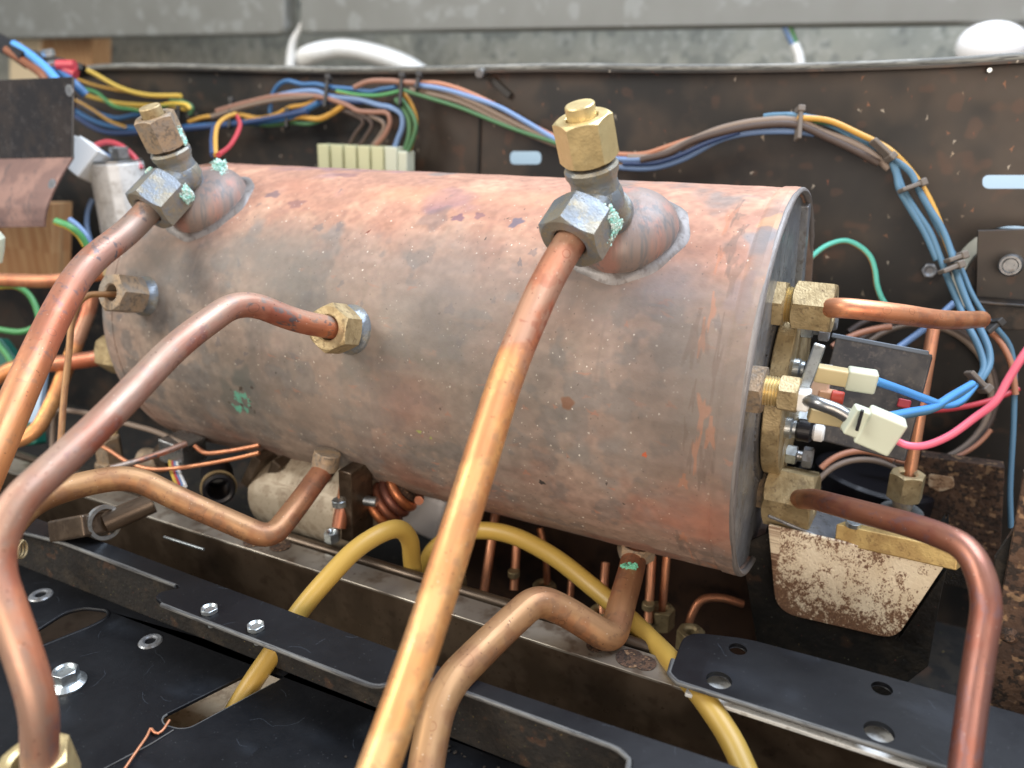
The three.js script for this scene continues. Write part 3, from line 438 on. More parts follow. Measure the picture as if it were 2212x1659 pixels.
{
  const LV = -0.086, Y = onPlane('y', LV);
  const ho = (px, py, r) => ring(Y(px, py), r, r, 'y', 32);
  const holes = [ho(1594, 1402, 0.0042), ho(1553, 1469, 0.0055), ho(1905, 1487, 0.0044), ho(1899, 1580, 0.0058)];
  const out = rounded([V(-0.012, LV, 0.1405), V(-0.014, LV, 0.1075), V(0.012, LV, 0.100), V(0.06, LV, 0.0985), V(0.30, LV, 0.0985), V(0.30, LV, 0.1415)], [0.006, 0.009, 0.006, 0.02, 0, 0]);
  const t = thing('holed_plate', 'black plate with four round holes, lower right', 'plate', V(0.06, LV, 0.12));
  part(t, 'plate', sheet(out, 'y', LV, 0.0024, holes, 0.2), mBlack);
  part(t, 'cut_edge', tube([V(-0.0135, LV - 0.0012, 0.128), V(-0.0125, LV - 0.0012, 0.137), V(-0.008, LV - 0.0012, 0.1405), V(0.30, LV - 0.0012, 0.1417)], 0.00125, { seg: 8, step: 0.003 }), mEdge, 'bare grey front edge');
  
  const p = thing('bright_strip', 'pale metal strip visible through the front holes of the holed plate', 'strip', V(0.04, -0.094, 0.13));
  part(p, 'strip', boxAt(V(0.04, -0.0935, 0.128), V(1, 0, 0), V(0, 0, 1), 0.09, 0.022, 0.002, 0.0005), mWhiteGrey);
}
// stainless trough between the boiler and the rail
{
  const t = thing('steel_trough', 'stained steel trough with a pale lip between rail and boiler', 'trough', V(-0.15, -0.1, 0.12)), y = -0.1;
  part(t, 'lip', sheet([V(-0.7, y, 0.112), V(0.4, y, 0.112), V(0.4, y, 0.128), V(-0.7, y, 0.128)], 'y', y, 0.0016, [], 0.2), mLipSteel, 'pale steel lip with brown stains');
  const f = rbox(1.1, 0.075, 0.0016, 0.0003); f.translate(-0.15, y - 0.0385, 0.1272); part(t, 'front_wall', boxUV(f, 0.14), mStain);
  part(t, 'rear_bead', tube([V(-0.7, y - 0.004, 0.104), V(0.4, y - 0.004, 0.104)], 0.0035, { seg: 12, step: 0.02 }), mStain);
  const b = rbox(1.1, 0.0016, 0.075, 0.0003); b.translate(-0.15, y - 0.074, 0.158); part(t, 'bottom', boxUV(b, 0.14), mStain);
  for (const [x, r] of [[-0.262, 0.0062], [-0.245, 0.006], [-0.052, 0.0045], [-0.035, 0.0065], [-0.028, 0.0052]]) part(t, 'rust_spot', orient(disc(r, 0.0004, 0.0001, 20), V(x, y + 0.0001 + x * x * 0.002, 0.12 + 0.004 * Math.sin(x * 900)), V(0, 1, 0)), mRust);
}

// ---------------------------------------------------------------- the boiler
const boiler = thing('copper_boiler', 'large dusty copper boiler cylinder lying across the middle of the machine', 'boiler', V(-0.2, -0.1, 0));
{
  const prof = [[0.055, -0.405], [0.080, -0.4035], [0.092, -0.4005], [0.0975, -0.396], [0.0998, -0.390], [0.1004, -0.386], [0.1003, -0.384], [0.0997, -0.3835], [0.0999, -0.382]];
  for (let i = 1; i < 40; i++) prof.push([0.1 + 0.00018 * Math.sin(i * 1.7) * Math.sin(i * 0.6), -0.38 + i * 0.0092]);
  prof.push([0.0998, -0.0115], [0.0994, -0.0108], [0.0998, -0.0100], [0.1004, -0.009], [0.1006, -0.004], [0.1003, -0.0012], [0.0994, 0], [0.0982, 0], [0.0976, -0.0012], [0.0975, -0.03], [0.05, -0.031]);
  const g0 = new THREE.LatheGeometry(prof.map(([r, x]) => new THREE.Vector2(r, x)), 220); g0.rotateZ(-Math.PI / 2); g0.deleteAttribute('normal'); g0.deleteAttribute('uv');
  const g = toCreasedNormals(mergeVertices(g0, 1e-7), 0.6), p = g.attributes.position, uv = new Float32Array(p.count * 2), v = V(0, 0, 0);
  for (let i = 0; i < p.count; i++) { v.fromBufferAttribute(p, i); const [a, b] = boilerUV(v); uv[2 * i] = a; uv[2 * i + 1] = b; }
  g.setAttribute('uv', new THREE.BufferAttribute(uv, 2));
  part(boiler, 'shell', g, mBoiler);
  part(boiler, 'end_plate', orient(disc(0.0974, 0.004), V(-0.0075, 0, 0), V(1, 0, 0)), mPlate, 'grey steel end plate set inside the rim');
  part(boiler, 'end_rib', boxAt(V(-0.004, 0.064, -0.045), V(0, 1, 0.25), V(0, -0.25, 1), 0.052, 0.010, 0.008), mPlate, 'upright grey rib on the end plate');
  const arcTube = (a0, a1, x, R, r, wob) => { const pts = []; for (let i = 0; i <= 90; i++) { const a = a0 + (a1 - a0) * i / 90; pts.push(V(x + wob * Math.sin(i * 1.3) * 0.4 + wob * Math.sin(i * 0.37), Math.cos(a) * R, Math.sin(a) * R)); } return tube(pts, (s, L) => r * (1 + 0.07 * Math.sin(s * 90)) * Math.min(1, 12 * s / L, 12 * (L - s) / L), { seg: 10 }); };
  part(boiler, 'rim_solder', arcTube(-1.2, 3.4, -0.0012, 0.0988, 0.0017, 0), mSolder, 'pale grey solder along the right rim');
}
// a fitting on a soldered boss: angled body, capped stem upwards, outlet nut towards the front
function angleValve(base, q, stemDir, outDir, o) {
  const ax = q.clone().sub(base).normalize(), L = q.distanceTo(base);
  // the boss is raised on the curved shell: a dome over a round foot, leaning a little towards the valve
  const phi0 = Math.atan2(base.z, base.y), lean = q.clone().sub(base); lean.addScaledVector(V(0, base.y, base.z).normalize(), -lean.dot(V(0, base.y, base.z).normalize())).multiplyScalar(0.35 * 0.0172 / L);
  const raised = (prof, wob) => { const n = 96, pos = [], idx = [], uv = []; prof.forEach(([rho, h], k) => { for (let i = 0; i <= n; i++) { const a = i / n * Math.PI * 2, w = wob ? 1 + wob * (0.5 * Math.sin(a * 5 + 1) + 0.5 * Math.sin(a * 9 + k)) : 1, dx = Math.cos(a) * rho * w, ds = Math.sin(a) * rho * w, ph = phi0 + ds / 0.1, s = Math.max(0, h) / 0.0172; pos.push(base.x + dx + lean.x * s, Math.cos(ph) * (0.1 + h) + lean.y * s, Math.sin(ph) * (0.1 + h) + lean.z * s); uv.push(dx / 0.07, (ds + h) / 0.07); } }); for (let j = 0; j < prof.length - 1; j++) for (let i = 0; i < n; i++) { const p = j * (n + 1) + i, r = p + n + 1; idx.push(p, r, p + 1, p + 1, r, r + 1); } const g = new THREE.BufferGeometry(); g.setAttribute('position', new THREE.Float32BufferAttribute(pos, 3)); g.setAttribute('uv', new THREE.Float32BufferAttribute(uv, 2)); g.setIndex(idx); g.computeVertexNormals(); return g; };
  const dome = []; for (let k = 0; k <= 20; k++) { const a = k / 20 * Math.PI / 2; dome.push([0.0070 + 0.0180 * Math.cos(a), 0.0006 + 0.0160 * Math.sin(a)]); }
  const boss = part(boiler, 'soldered_boss', raised([[0.0285, -0.0008], [0.0262, 0.0000], ...dome, [0.004, 0.0172]], 0), mBoss, o.bossLabel);
  part(boss, 'solder_ring', raised([[0.0308, -0.0008], [0.0295, 0.0003], [0.0278, 0.0010], [0.0262, 0.0014], [0.0246, 0.0010], [0.0235, -0.001]], 0.035), mSolder);
  const t = thing('angle_valve', o.label, 'valve', q.clone());
  part(t, 'neck', orient(lathe([[0.0085, 0], [0.0095, 0.0035], [0.0105, 0.0045], [0.0108, 0.0055], [0.0108, 0.0085], [0.010, 0.0098], [0.0095, 0.0108], [0.0092, L - 0.0155]], 48), base.clone().addScaledVector(ax, 0.0155), ax), o.bodyMat);
  const bg = []; { const s = new THREE.SphereGeometry(0.0114, 40, 28); s.translate(q.x, q.y, q.z); bg.push(boxUV(s)); }
  bg.push(orient(lathe([[0.0106, -0.004], [0.0105, 0.004], [0.0098, 0.008], [0.0104, 0.0105], [0.0112, 0.0118], [0.0114, 0.0145], [0.0106, 0.0158], [0.007, 0.0159]], 48), q, stemDir));
  bg.push(orient(lathe([[0.0112, -0.003], [0.0104, 0.006], [0.0096, 0.012], [0.0096, 0.02], [0, 0.02]], 48), q, outDir));
  part(t, 'body', world(bg), o.bodyMat);
  part(t, 'stem_thread', orient(thread(0.0092, 0.004), q.clone().addScaledVector(stemDir, 0.0155), stemDir), mThread);
  part(t, 'cap_nut', orient(hexNut(o.capAF, 0.0182, 0.0066, { cone: 0.0004, deep: 0.008 }), q.clone().addScaledVector(stemDir, 0.0172), stemDir, o.roll), o.capMat, o.capLabel);
  part(t, 'stem', orient(lathe([[0, 0], [0.0060, 0], [0.0060, 0.0165], [0.0056, 0.0170], [0, 0.0170]], 40), q.clone().addScaledVector(stemDir, 0.0235), stemDir), o.stemMat);
  const nb = q.clone().addScaledVector(outDir, 0.0095);
  part(t, 'outlet_nut', orient(hexNut(o.nutAF, o.nutH, o.pipeR + 0.0007, { cone: 0.001 }), nb, outDir, o.nutRoll), o.nutMat, o.nutLabel);
  return { t, nb, face: nb.clone().addScaledVector(outDir, o.nutH) };
}
const stem1 = V(-0.085, 0.93, 0.35).normalize(), q1 = at(1290, 430, 0.332), out1 = at(1189, 592, 0.316).sub(q1).normalize(), base1 = onBoiler(1350, 500);
const v1 = angleValve(base1, q1, stem1, out1, { label: 'angle valve with a bright brass cap nut on the boiler, right of centre', bossLabel: 'right soldered boss', capAF: 0.0212, nutAF: 0.0262, nutH: 0.017, pipeR: 0.0067, roll: 0.35, nutRoll: 0.25, bodyMat: mBlueBrass, capMat: mBrassNew, stemMat: mBrassNew, nutMat: mBlueBrass, capLabel: 'bright clean brass cap nut', nutLabel: 'blue tarnished outlet nut' });
// corrosion sitting on a nut: crystals spread over its surface round the side that faces `side`
function nutCrust(origin, dir, AF, y0, y1, side, spread, n, s) {
  const q = new THREE.Quaternion().setFromUnitVectors(Yax, dir), e1 = V(1, 0, 0).applyQuaternion(q), e2 = V(0, 0, 1).applyQuaternion(q), a0 = Math.atan2(side.dot(e2), side.dot(e1)), gs = [];
  for (let i = 0; i < n; i++) { const t = (rnd() + rnd() + rnd()) / 1.5 - 1, a = a0 + t * spread, y = y0 + (y1 - y0) * rnd() * rnd(), k = s * (0.4 + rnd() * rnd() * 1.6), g = new THREE.IcosahedronGeometry(k, 0); g.scale(1.1, 0.5 + rnd() * 0.5, 0.9); g.rotateX(rnd() * 6); g.rotateZ(rnd() * 6); const p = origin.clone().addScaledVector(dir, y).addScaledVector(e1, Math.cos(a) * AF * (0.5 + 0.05 * rnd())).addScaledVector(e2, Math.sin(a) * AF * (0.5 + 0.05 * rnd())); g.translate(p.x, p.y, p.z); gs.push(g); }
  return boxUV(mergeGeometries(gs), 0.01);
}
const upRight = RIGHT.clone().addScaledVector(UPV, 0.55), right = RIGHT.clone();
part(v1.t, 'verdigris', nutCrust(v1.nb, out1, 0.0262, -0.0006, 0.0045, upRight, 0.7, 700, 0.0006), mVerdigris); part(v1.t, 'verdigris', nutCrust(v1.nb, out1, 0.0262, -0.003, 0.010, right.clone().addScaledVector(UPV, -0.35), 0.35, 500, 0.0007), mVerdigris);
const stem2 = V(-0.02, 0.935, 0.37).normalize(), out2 = V(-0.10, -0.60, 0.79).normalize(), q2 = at(392, 378, 0.458), base2 = onBoiler(449, 436);
const v2 = angleValve(base2, q2, stem2, out2, { label: 'tarnished brown angle valve with green crust near the boiler left end', bossLabel: 'left soldered boss', capAF: 0.0205, nutAF: 0.0265, nutH: 0.021, pipeR: 0.0072, roll: 0.1, nutRoll: 0.1, bodyMat: mBlueBrass, capMat: mBrassOld, stemMat: mBrass, nutMat: mBlueBrass, capLabel: 'dull brown cap nut', nutLabel: 'dark grey outlet nut' });
part(v2.t, 'verdigris', nutCrust(v2.nb, out2, 0.0265, -0.001, 0.006, right.clone().addScaledVector(UPV, 0.1), 0.55, 900, 0.0007), mVerdigris); part(v2.t, 'verdigris', nutCrust(v2.nb, out2, 0.0265, -0.001, 0.004, UPV.clone().addScaledVector(RIGHT, -0.55), 0.3, 400, 0.0008), mVerdigris);
part(v2.t, 'verdigris', nutCrust(q2.clone().addScaledVector(stem2, 0.0172), stem2, 0.0205, 0.0, 0.011, right, 0.25, 420, 0.0006), mVerdigris); part(v2.t, 'verdigris', crust(onBoiler(476, 372, 0.1125), 0.007, 900, V(0.003, -0.004, 0.002), 0.0008), mVerdigris);
for (const [b, w] of [[base1, 34], [base2, 36]]) void w;

// ---------------------------------------------------------------- the thick copper pipes
{
  const f = v1.face, s0 = f.clone().addScaledVector(out1, -0.01);
  const pts = bent([s0, at(1185, 598, 0.3155), at(1099, 795, 0.302), at(1036, 1000, 0.290), at(910, 1400, 0.265), at(770, 1790, 0.242)], [0.03, 0.035, 0.05, 0.06]);
  const t = thing('steam_pipe', 'long golden copper pipe crossing the boiler from its right valve', 'pipe', f.clone()); part(t, 'pipe', tube(pts, 0.0067, { seg: 32, step: 0.001, once: true }), mGold);
}
{
  const f = v2.face, s0 = f.clone().addScaledVector(out2, -0.012);
  const pts = bent([s0, f.clone().addScaledVector(out2, 0.015), at(180, 575, 0.405), at(120, 680, 0.378), at(62, 805, 0.348), at(-2, 955, 0.328), at(-80, 1140, 0.31)], [0.02, 0.03, 0.03, 0.03, 0.03]);
  const t = thing('steam_pipe', 'copper pipe running down left from the tarnished valve', 'pipe', f.clone()); part(t, 'pipe', tube(pts, 0.0072, { seg: 32, step: 0.001, once: true }), mRed);
}
function radialNut(px, py, AF, h, hole, mat, roll, ringMat) {
  const b = onBoiler(px, py), n = V(0, b.y, b.z).normalize(); return { b, n, nut: (t) => { part(t, 'collar', orient(lathe([[AF * 0.60, -0.002], [AF * 0.57, 0.0012], [AF * 0.5, 0.003], [AF * 0.46, 0.0055], [0, 0.0055]], 48), b, n), ringMat); part(t, 'nut', orient(hexNut(AF, h, hole, { cone: 0.0008 }), b.clone().addScaledVector(n, 0.005), n, roll), mat); }, face: b.clone().addScaledVector(n, 0.005 + h) };
}
{
  const r = radialNut(757, 712, 0.0222, 0.0135, 0.0062, mBrass, 0.5, mBlueBrass), f = r.face;
  const t = thing('front_pipe', 'dusty copper pipe bending from the nut at the boiler front to the lower left', 'pipe', f.clone());
  r.nut(t);
  const pts = bent([f.clone().addScaledVector(r.n, -0.008), at(640, 694, 0.374), at(520, 645, 0.352), at(385, 742, 0.318), at(205, 930, 0.278), at(25, 1095, 0.255), at(-18, 1215, 0.25), at(52, 1420, 0.248), at(86, 1530, 0.25), at(86, 1650, 0.258)], [0.012, 0.022, 0.014, 0.02, 0.014, 0.012, 0.02, 0.012]);
  part(t, 'pipe', tube(pts, 0.0057, { seg: 32, step: 0.001, once: true }), mDust);
}
{
  const p = at(84, 1668, 0.262), n = V(0, 1, 0.12).normalize(), t = thing('brass_nut', 'brass nut round the pipe end at the bottom left corner', 'nut', p.clone()); part(t, 'nut', orient(hexNut(0.0205, 0.016, 0.0068), p.clone().addScaledVector(n, -0.009), n, 0.35), mBrassNew); part(t, 'thread', orient(thread(0.009, 0.03), p.clone().addScaledVector(n, -0.038), n), mThread);
}
{
  const pts = bent([at(-10, 1175, 0.345), at(70, 1082, 0.365), at(175, 1045, 0.378), at(285, 1028, 0.388), at(400, 1085, 0.392), at(585, 1165, 0.402), at(640, 1095, 0.418), at(695, 1020, 0.44)], [0.012, 0.012, 0.013, 0.012, 0.009, 0.01]);
  const t = thing('drain_pipe', 'bronze pipe dipping under the left half of the boiler', 'pipe', pts[0].clone()); part(t, 'pipe', tube(pts, 0.0061, { seg: 28, step: 0.001, once: true }), mBronze); part(t, 'elbow_end', orient(disc(0.0075, 0.01), at(700, 1012, 0.442), V(0.2, 1, -0.2)), mBrassOld);
}
{
  const pts = bent([at(905, 1820, 0.285), at(920, 1640, 0.300), at(955, 1490, 0.315), at(1070, 1375, 0.338), at(1160, 1292, 0.352), at(1225, 1322, 0.357), at(1322, 1384, 0.362), at(1342, 1310, 0.382), at(1366, 1225, 0.410), at(1374, 1180, 0.425)], [0.02, 0.02, 0.014, 0.012, 0.006, 0.008, 0.007, 0.01, 0.003]);
  const t = thing('drain_pipe', 'brown pipe bending beside the long golden pipe up to the boiler underside', 'pipe', pts[0].clone()); part(t, 'pipe', tube(pts, (s, L) => 0.0070 - 0.0003 * ss(0.5, 1, s / L), { seg: 30, step: 0.001, once: true }), mBronze, 'brown copper pipe');
  part(t, 'green_crust', crust(at(1360, 1226, 0.400), 0.003, 260, V(0.003, 0.0012, 0), 0.0007), std({ color: 0x62a88c, roughness: 0.9 })); part(t, 'union', orient(hexNut(0.018, 0.008, 0.007), at(1372, 1200, 0.420), V(0.1, 1, 0)), mBrassOld);
}
// pipes on the right end
{
  const c0 = V(-0.009, -0.062, -0.002), t = thing('end_pipe', 'plum brown copper pipe from the lower end nut down the right side', 'pipe', c0.clone());
  part(t, 'base_nut', orient(hexNut(0.019, 0.009, 0.005), c0, V(1, 0, 0), 0.2), mBrassOld); part(t, 'thread', orient(thread(0.0082, 0.006), c0.clone().add(V(0.008, 0, 0)), V(1, 0, 0)), mThread);
  const n0 = V(0.0015, -0.0605, 0.004); part(t, 'union_nut', orient(hexNut(0.0300, 0.0245, 0.0052), n0, V(1, 0.02, 0.06), 0.22), mBrass);
  const pts = bent([n0.clone().add(V(0.014, 0, 0.001)), at(1760, 1078, 0.372), at(1870, 1108, 0.335), at(1990, 1140, 0.306), at(2096, 1184, 0.284), at(2136, 1290, 0.276), at(2106, 1480, 0.27), at(2070, 1760, 0.262)], [0.01, 0.02, 0.02, 0.015, 0.014, 0.02]);
  part(t, 'pipe', tube(pts, 0.0050, { seg: 28, step: 0.001, once: true }), mPlum);
}
{
  const c0 = V(-0.009, 0.0475, 0.019), t = thing('end_pipe', 'orange copper pipe from the upper brass nut of the boiler end', 'pipe', c0.clone());
  part(t, 'base_nut', orient(hexNut(0.0205, 0.0105, 0.005), c0, V(1, 0, 0), 0.3), mBrass); part(t, 'thread', orient(thread(0.0088, 0.006), c0.clone().add(V(0.0095, 0, 0)), V(1, 0, 0)), mBrassNew);
  part(t, 'union_nut', orient(hexNut(0.0222, 0.018, 0.005), c0.clone().add(V(0.0142, 0.0005, 0.001)), V(1, 0.0, 0.03), 0.24), mBrass);
  const pts = bent([c0.clone().add(V(0.026, 0, 0.002)), at(1815, 664, 0.352), at(1930, 676, 0.352), at(2020, 690, 0.366), at(2070, 692, 0.39), at(2120, 690, 0.43)], [0.01, 0.02, 0.012, 0.01]);
  part(t, 'pipe', tube(pts, 0.0046, { seg: 26, step: 0.001, once: true }), mOrange);
}
// pipes and nuts on the left end
{
  const r = radialNut(312, 640, 0.0205, 0.018, 0.0048, mBrassOld, 0.15, mBlueBrass), t = thing('capillary_pipe', 'thin brass tube curling from the small nut at the boiler left end', 'pipe', r.face.clone()); r.nut(t);
  const pts = smooth([r.face.clone().addScaledVector(r.n, -0.012), at(222, 636, 0.452), at(194, 637, 0.448), at(172, 652, 0.444), at(157, 690, 0.44), at(148, 770, 0.438), at(138, 860, 0.435), at(128, 1000, 0.43), at(122, 1090, 0.428)], 12);
  part(t, 'tube', tube(pts, 0.0018, { seg: 16 }), mBronze);
}
{
  const c = V(-0.404, -0.0245, 0.066), d = V(-1, 0, 0), t = thing('left_end_pipe', 'copper pipe and brass nut low on the boiler left end', 'pipe', c.clone());
  part(t, 'thread', orient(thread(0.0105, 0.016), c.clone().add(V(0.004, 0, 0)), d), mThread); part(t, 'nut', orient(hexNut(0.0255, 0.021, 0.0062), c.clone().add(V(-0.013, 0, 0.0)), d, 0.25), mBrass);
  part(t, 'pipe', tube(bent([c.clone().add(V(-0.02, 0, 0)), at(128, 786, 0.545), at(40, 790, 0.55), at(-10, 815, 0.545), at(-90, 880, 0.53)], 0.014), 0.0055, { seg: 22, u0: 0.4 }), mRed);
}
{
  const c = V(-0.402, 0.034, 0.055), d = V(-1, 0, 0), t = thing('left_end_pipe', 'straight copper pipe above the other left end pipes', 'pipe', c.clone());
  part(t, 'thread', orient(thread(0.0105, 0.014), c.clone().add(V(0.004, 0, 0)), d), mThread); part(t, 'nut', orient(hexNut(0.0235, 0.018, 0.0062), c.clone().add(V(-0.010, 0, 0.0)), d, 0.25), mBrass);
  part(t, 'pipe', tube(bent([c.clone().add(V(-0.018, 0, 0)), at(120, 609, 0.56), at(-120, 600, 0.6)], 0.02), 0.0049, { seg: 22, u0: 0.7 }), mOrange);
}
{
  const pts = bent([at(198, 640, 0.56), at(192, 672, 0.56), at(118, 860, 0.545), at(78, 936, 0.535), at(10, 962, 0.53), at(-80, 975, 0.52)], 0.016);
  solo('rising_pipe', 'golden copper pipe rising behind the thin brass tube at far left', 'pipe', tube(pts, 0.0050, { seg: 22, u0: 0.1 }), mGold);
}

// ---------------------------------------------------------------- heating element flange and its connectors
{
  const c = V(0.004, -0.004, -0.012), t = thing('element_flange', 'brass heating element flange on the boiler right end', 'flange', c.clone()), X = V(1, 0, 0);
  part(t, 'gasket', orient(lathe([[0, 0], [0.0515, 0], [0.0525, 0.0016], [0.0515, 0.0032], [0, 0.0032]], 90), c.clone().add(V(-0.0095, 0, 0)), X), mBlackPlastic, 'ragged dark gasket');
  const gs = []; for (let i = 0; i < 90; i++) { const a = i / 90 * 6.283, g = new THREE.IcosahedronGeometry(0.0008 + rnd() * 0.0011, 0); g.translate(c.x - 0.0082, c.y + Math.cos(a) * 0.0525, c.z + Math.sin(a) * 0.0525); gs.push(g); } part(t, 'gasket_edge', boxUV(mergeGeometries(gs)), mBlackPlastic);
  part(t, 'disc', orient(disc(0.0475, 0.0088, 0.0006, 80), c.clone().add(V(-0.0055, 0, 0)), X), mBrass);
  for (const [y, z] of [[0.035, 0.008], [-0.036, 0.006], [0.03, -0.035], [-0.03, -0.035]]) { const p = c.clone().add(V(0.0033, y, z)); const b = part(t, 'bolt', orient(hexNut(0.0095, 0.0055, 0.003, { closed: true }), p, X, 0.2), mZinc); part(b, 'shank', orient(thread(0.003, 0.012), p, X), mSteel); part(b, 'lock_nut', orient(hexNut(0.010, 0.005, 0.003), p.clone().add(V(0.0085, 0, 0)), X, 0.5), mPlate); }
  for (const [y, z] of [[0.017, 0.022], [-0.014, 0.024]]) { const p = c.clone().add(V(0.003, y, z)); part(t, 'chrome_ferrule', orient(lathe([[0, 0], [0.0055, 0], [0.0055, 0.003], [0.0046, 0.004], [0.0046, 0.006], [0, 0.006]], 32), p, X), mZinc); part(t, 'glazed_insulator', orient(disc(0.0058, 0.008, 0.0012), p.clone().add(V(0.0055, 0, 0)), X), mGlaze, 'dark glazed insulator'); part(t, 'ceramic_bead', orient(disc(0.0044, 0.0055, 0.001), p.clone().add(V(0.0135, 0, 0)), X), mWhite); }
}
{
  const p0 = at(1645, 842, 0.347), X = V(1, 0, 0), t = thing('probe_fitting', 'brass threaded probe fitting in the middle of the boiler end with white cap', 'fitting', p0.clone());
  part(t, 'base_nut', orient(hexNut(0.0200, 0.0085, 0.004), p0.clone().add(V(-0.007, 0, 0)), X, 0.28), mBrassOld); part(t, 'thread', orient(thread(0.0068, 0.0075, 0.0012), p0.clone().add(V(0.0008, 0, 0)), X), mBrassNew); part(t, 'top_nut', orient(hexNut(0.0145, 0.0085, 0.004), p0.clone().add(V(0.0075, 0, 0)), X, 0.1), mBrass);
  const e = p0.clone().add(V(0.0145, 0, 0)); part(t, 'white_cap', boxAt(e.clone().add(V(0.003, -0.0015, 0)), X, V(0, 1, 0), 0.0062, 0.0088, 0.009, 0.0012), mWhite);
  part(t, 'lug', boxAt(e.clone().add(V(0.0045, 0.012, -0.004)), V(0.2, 1, 0), V(-1, 0.2, 0), 0.022, 0.005, 0.002, 0.0008), mZinc);
  part(t, 'silver_sleeve', tube(smooth([e.clone().add(V(0.004, -0.001, 0.001)), at(1770, 872, 0.330), at(1812, 888, 0.327), at(1848, 912, 0.325)], 10), 0.0029, { seg: 18 }), mSteel);
}
const spadeRow = [];
function connector(path, w, h, mat, mat2, name, label) {   // a flag of clear nylon: narrow nose, wider body
  const [a, b, c] = path, d = b.clone().sub(a).normalize(), up = V(0, 0.95, 0.1), t = thing(name, label, 'connector', a.clone());
  part(t, 'nose', boxAt(a.clone().lerp(b, 0.5), d, up, a.distanceTo(b) + 0.002, h * 0.78, w * 0.8, 0.0009), mat2); part(t, 'body', boxAt(b.clone().lerp(c, 0.5), c.clone().sub(b), up, b.distanceTo(c), h, w, 0.0011), mat); return t;
}
connector([at(1765, 805, 0.352), at(1828, 816, 0.350), at(1893, 826, 0.347)], 0.007, 0.0098, mNylon, mNylonOld, 'spade_connector', 'upper milky spade connector with a blue wire');
connector([at(1752, 893, 0.352), at(1820, 904, 0.350), at(1872, 918, 0.348)], 0.007, 0.0092, mNylon, mNylonOld, 'spade_connector', 'lower milky spade connector partly behind the wide one');
{
  const t = connector([at(1838, 905, 0.322), at(1862, 914, 0.322), at(1938, 946, 0.320)], 0.008, 0.0158, mNylon, mNylon, 'spade_connector', 'wide milky connector between the silver sleeve and the pink wire');
  part(t, 'dark_slot', boxAt(at(1857, 908, 0.3155), V(0.1, 1, 0), V(-1, 0.1, 0), 0.009, 0.0014, 0.0018, 0.0003), mGlaze);
}
{
  const a = at(1880, 860, 0.405), t = thing('control_box', 'flat dusty black plastic box right of the heating element', 'box', a.clone());
  const x = at(1975, 765, 0.40).sub(at(1790, 730, 0.42)), y = at(1790, 730, 0.42).sub(at(1750, 960, 0.42)); part(t, 'case', boxAt(a, x, y, 0.0455, 0.0545, 0.012, 0.0008), mBlackPlastic); part(t, 'lid', boxAt(a.clone().add(y.clone().normalize().multiplyScalar(0.0275)), x, y, 0.046, 0.0024, 0.0126, 0.0006), flat(0x5a646e, 0.45));
  part(t, 'terminal', boxAt(at(1953, 872, 0.39), x, y, 0.006, 0.0045, 0.003), mRedW);
}
{
  const a = at(1760, 842, 0.368), t = thing('thermostat_block', 'pinkish beige block with a red tip behind the white probe cap', 'block', a.clone()), X = V(1, -0.05, 0); part(t, 'block', boxAt(a, X, V(0, 1, 0), 0.012, 0.013, 0.012, 0.001), flat(0xdcc0ac, 0.5)); part(t, 'spout', boxAt(at(1788, 854, 0.362), X, V(0, 1, 0), 0.008, 0.0052, 0.006, 0.0008), flat(0xd2a888, 0.5)); part(t, 'red_tip', orient(disc(0.0031, 0.0055, 0.0005), at(1795, 856, 0.36), X), flat(0xd8584a, 0.45));
}
// ---------------------------------------------------------------- wires
const wireR = 0.0017;
function harness(name, label, wires, ties, dz = 0) {
  const t = thing(name, label, 'wiring', trace(wires[0][0], wireZ)[0]);
  wires.forEach(([txt, m, r = wireR], i) => { const p = trace(txt, wireZ).map((q) => q.add(V(0, 0, ((i * 7) % 5) * 0.0011 + dz))); part(t, 'wire', tube(smooth(p, 10), r * 0.82, { seg: 12, step: 0.003, twist: 25 }), m); });
  for (const [x, y, ang, len, d, m] of ties) { const c = (d ? at(x, y, d) : wireZ(x, y).add(V(0, 0, 0.004 + dz))), dirn = RIGHT.clone().multiplyScalar(Math.cos(ang)).addScaledVector(UPV, Math.sin(ang)); const b = part(t, 'cable_tie', boxAt(c, dirn, FWD.clone().negate().cross(dirn), len, 0.0026, 0.0075, 0.0008), m ?? mTie); part(b, 'tie_head', boxAt(c.clone().addScaledVector(dirn, len * 0.45), dirn, FWD.clone().negate().cross(dirn), 0.004, 0.0045, 0.009, 0.0008), m ?? mTie); }
  return t;
}
harness('wiring_harness', 'blue and yellow cable bundle sagging behind the tarnished valve', [
  ['150,205 174,218 223,246 262,255 302,248 380,240', mBlue, 0.0026], ['150,215 171,235 211,259 250,272 300,277 417,275 480,270 546,264 640,252 700,222', mBlue, 0.0032], ['150,225 190,258 240,284 320,286 440,276 560,262 680,240', mNavy, 0.0028],
  ['140,165 156,177 188,201 231,216 275,224 330,228 384,230 410,236', mYellow, 0.0024], ['165,180 186,190 223,201 260,229 298,236 340,240 372,226 420,228 425,236', mGY, 0.0022], ['150,168 164,168 211,184 268,196 300,200', mAmber, 0.0016],
  ['158,142 185,146 211,157 263,186 298,199 335,206 402,207', mYellow, 0.0024], ['180,216 215,236 255,262 290,275', mAmber, 0.0016], ['378,215 405,220 425,232 420,246', mGreen, 0.002],
], [[172, 225, 1.45, 0.016], [402, 255, 1.5, 0.020]], 0.004);
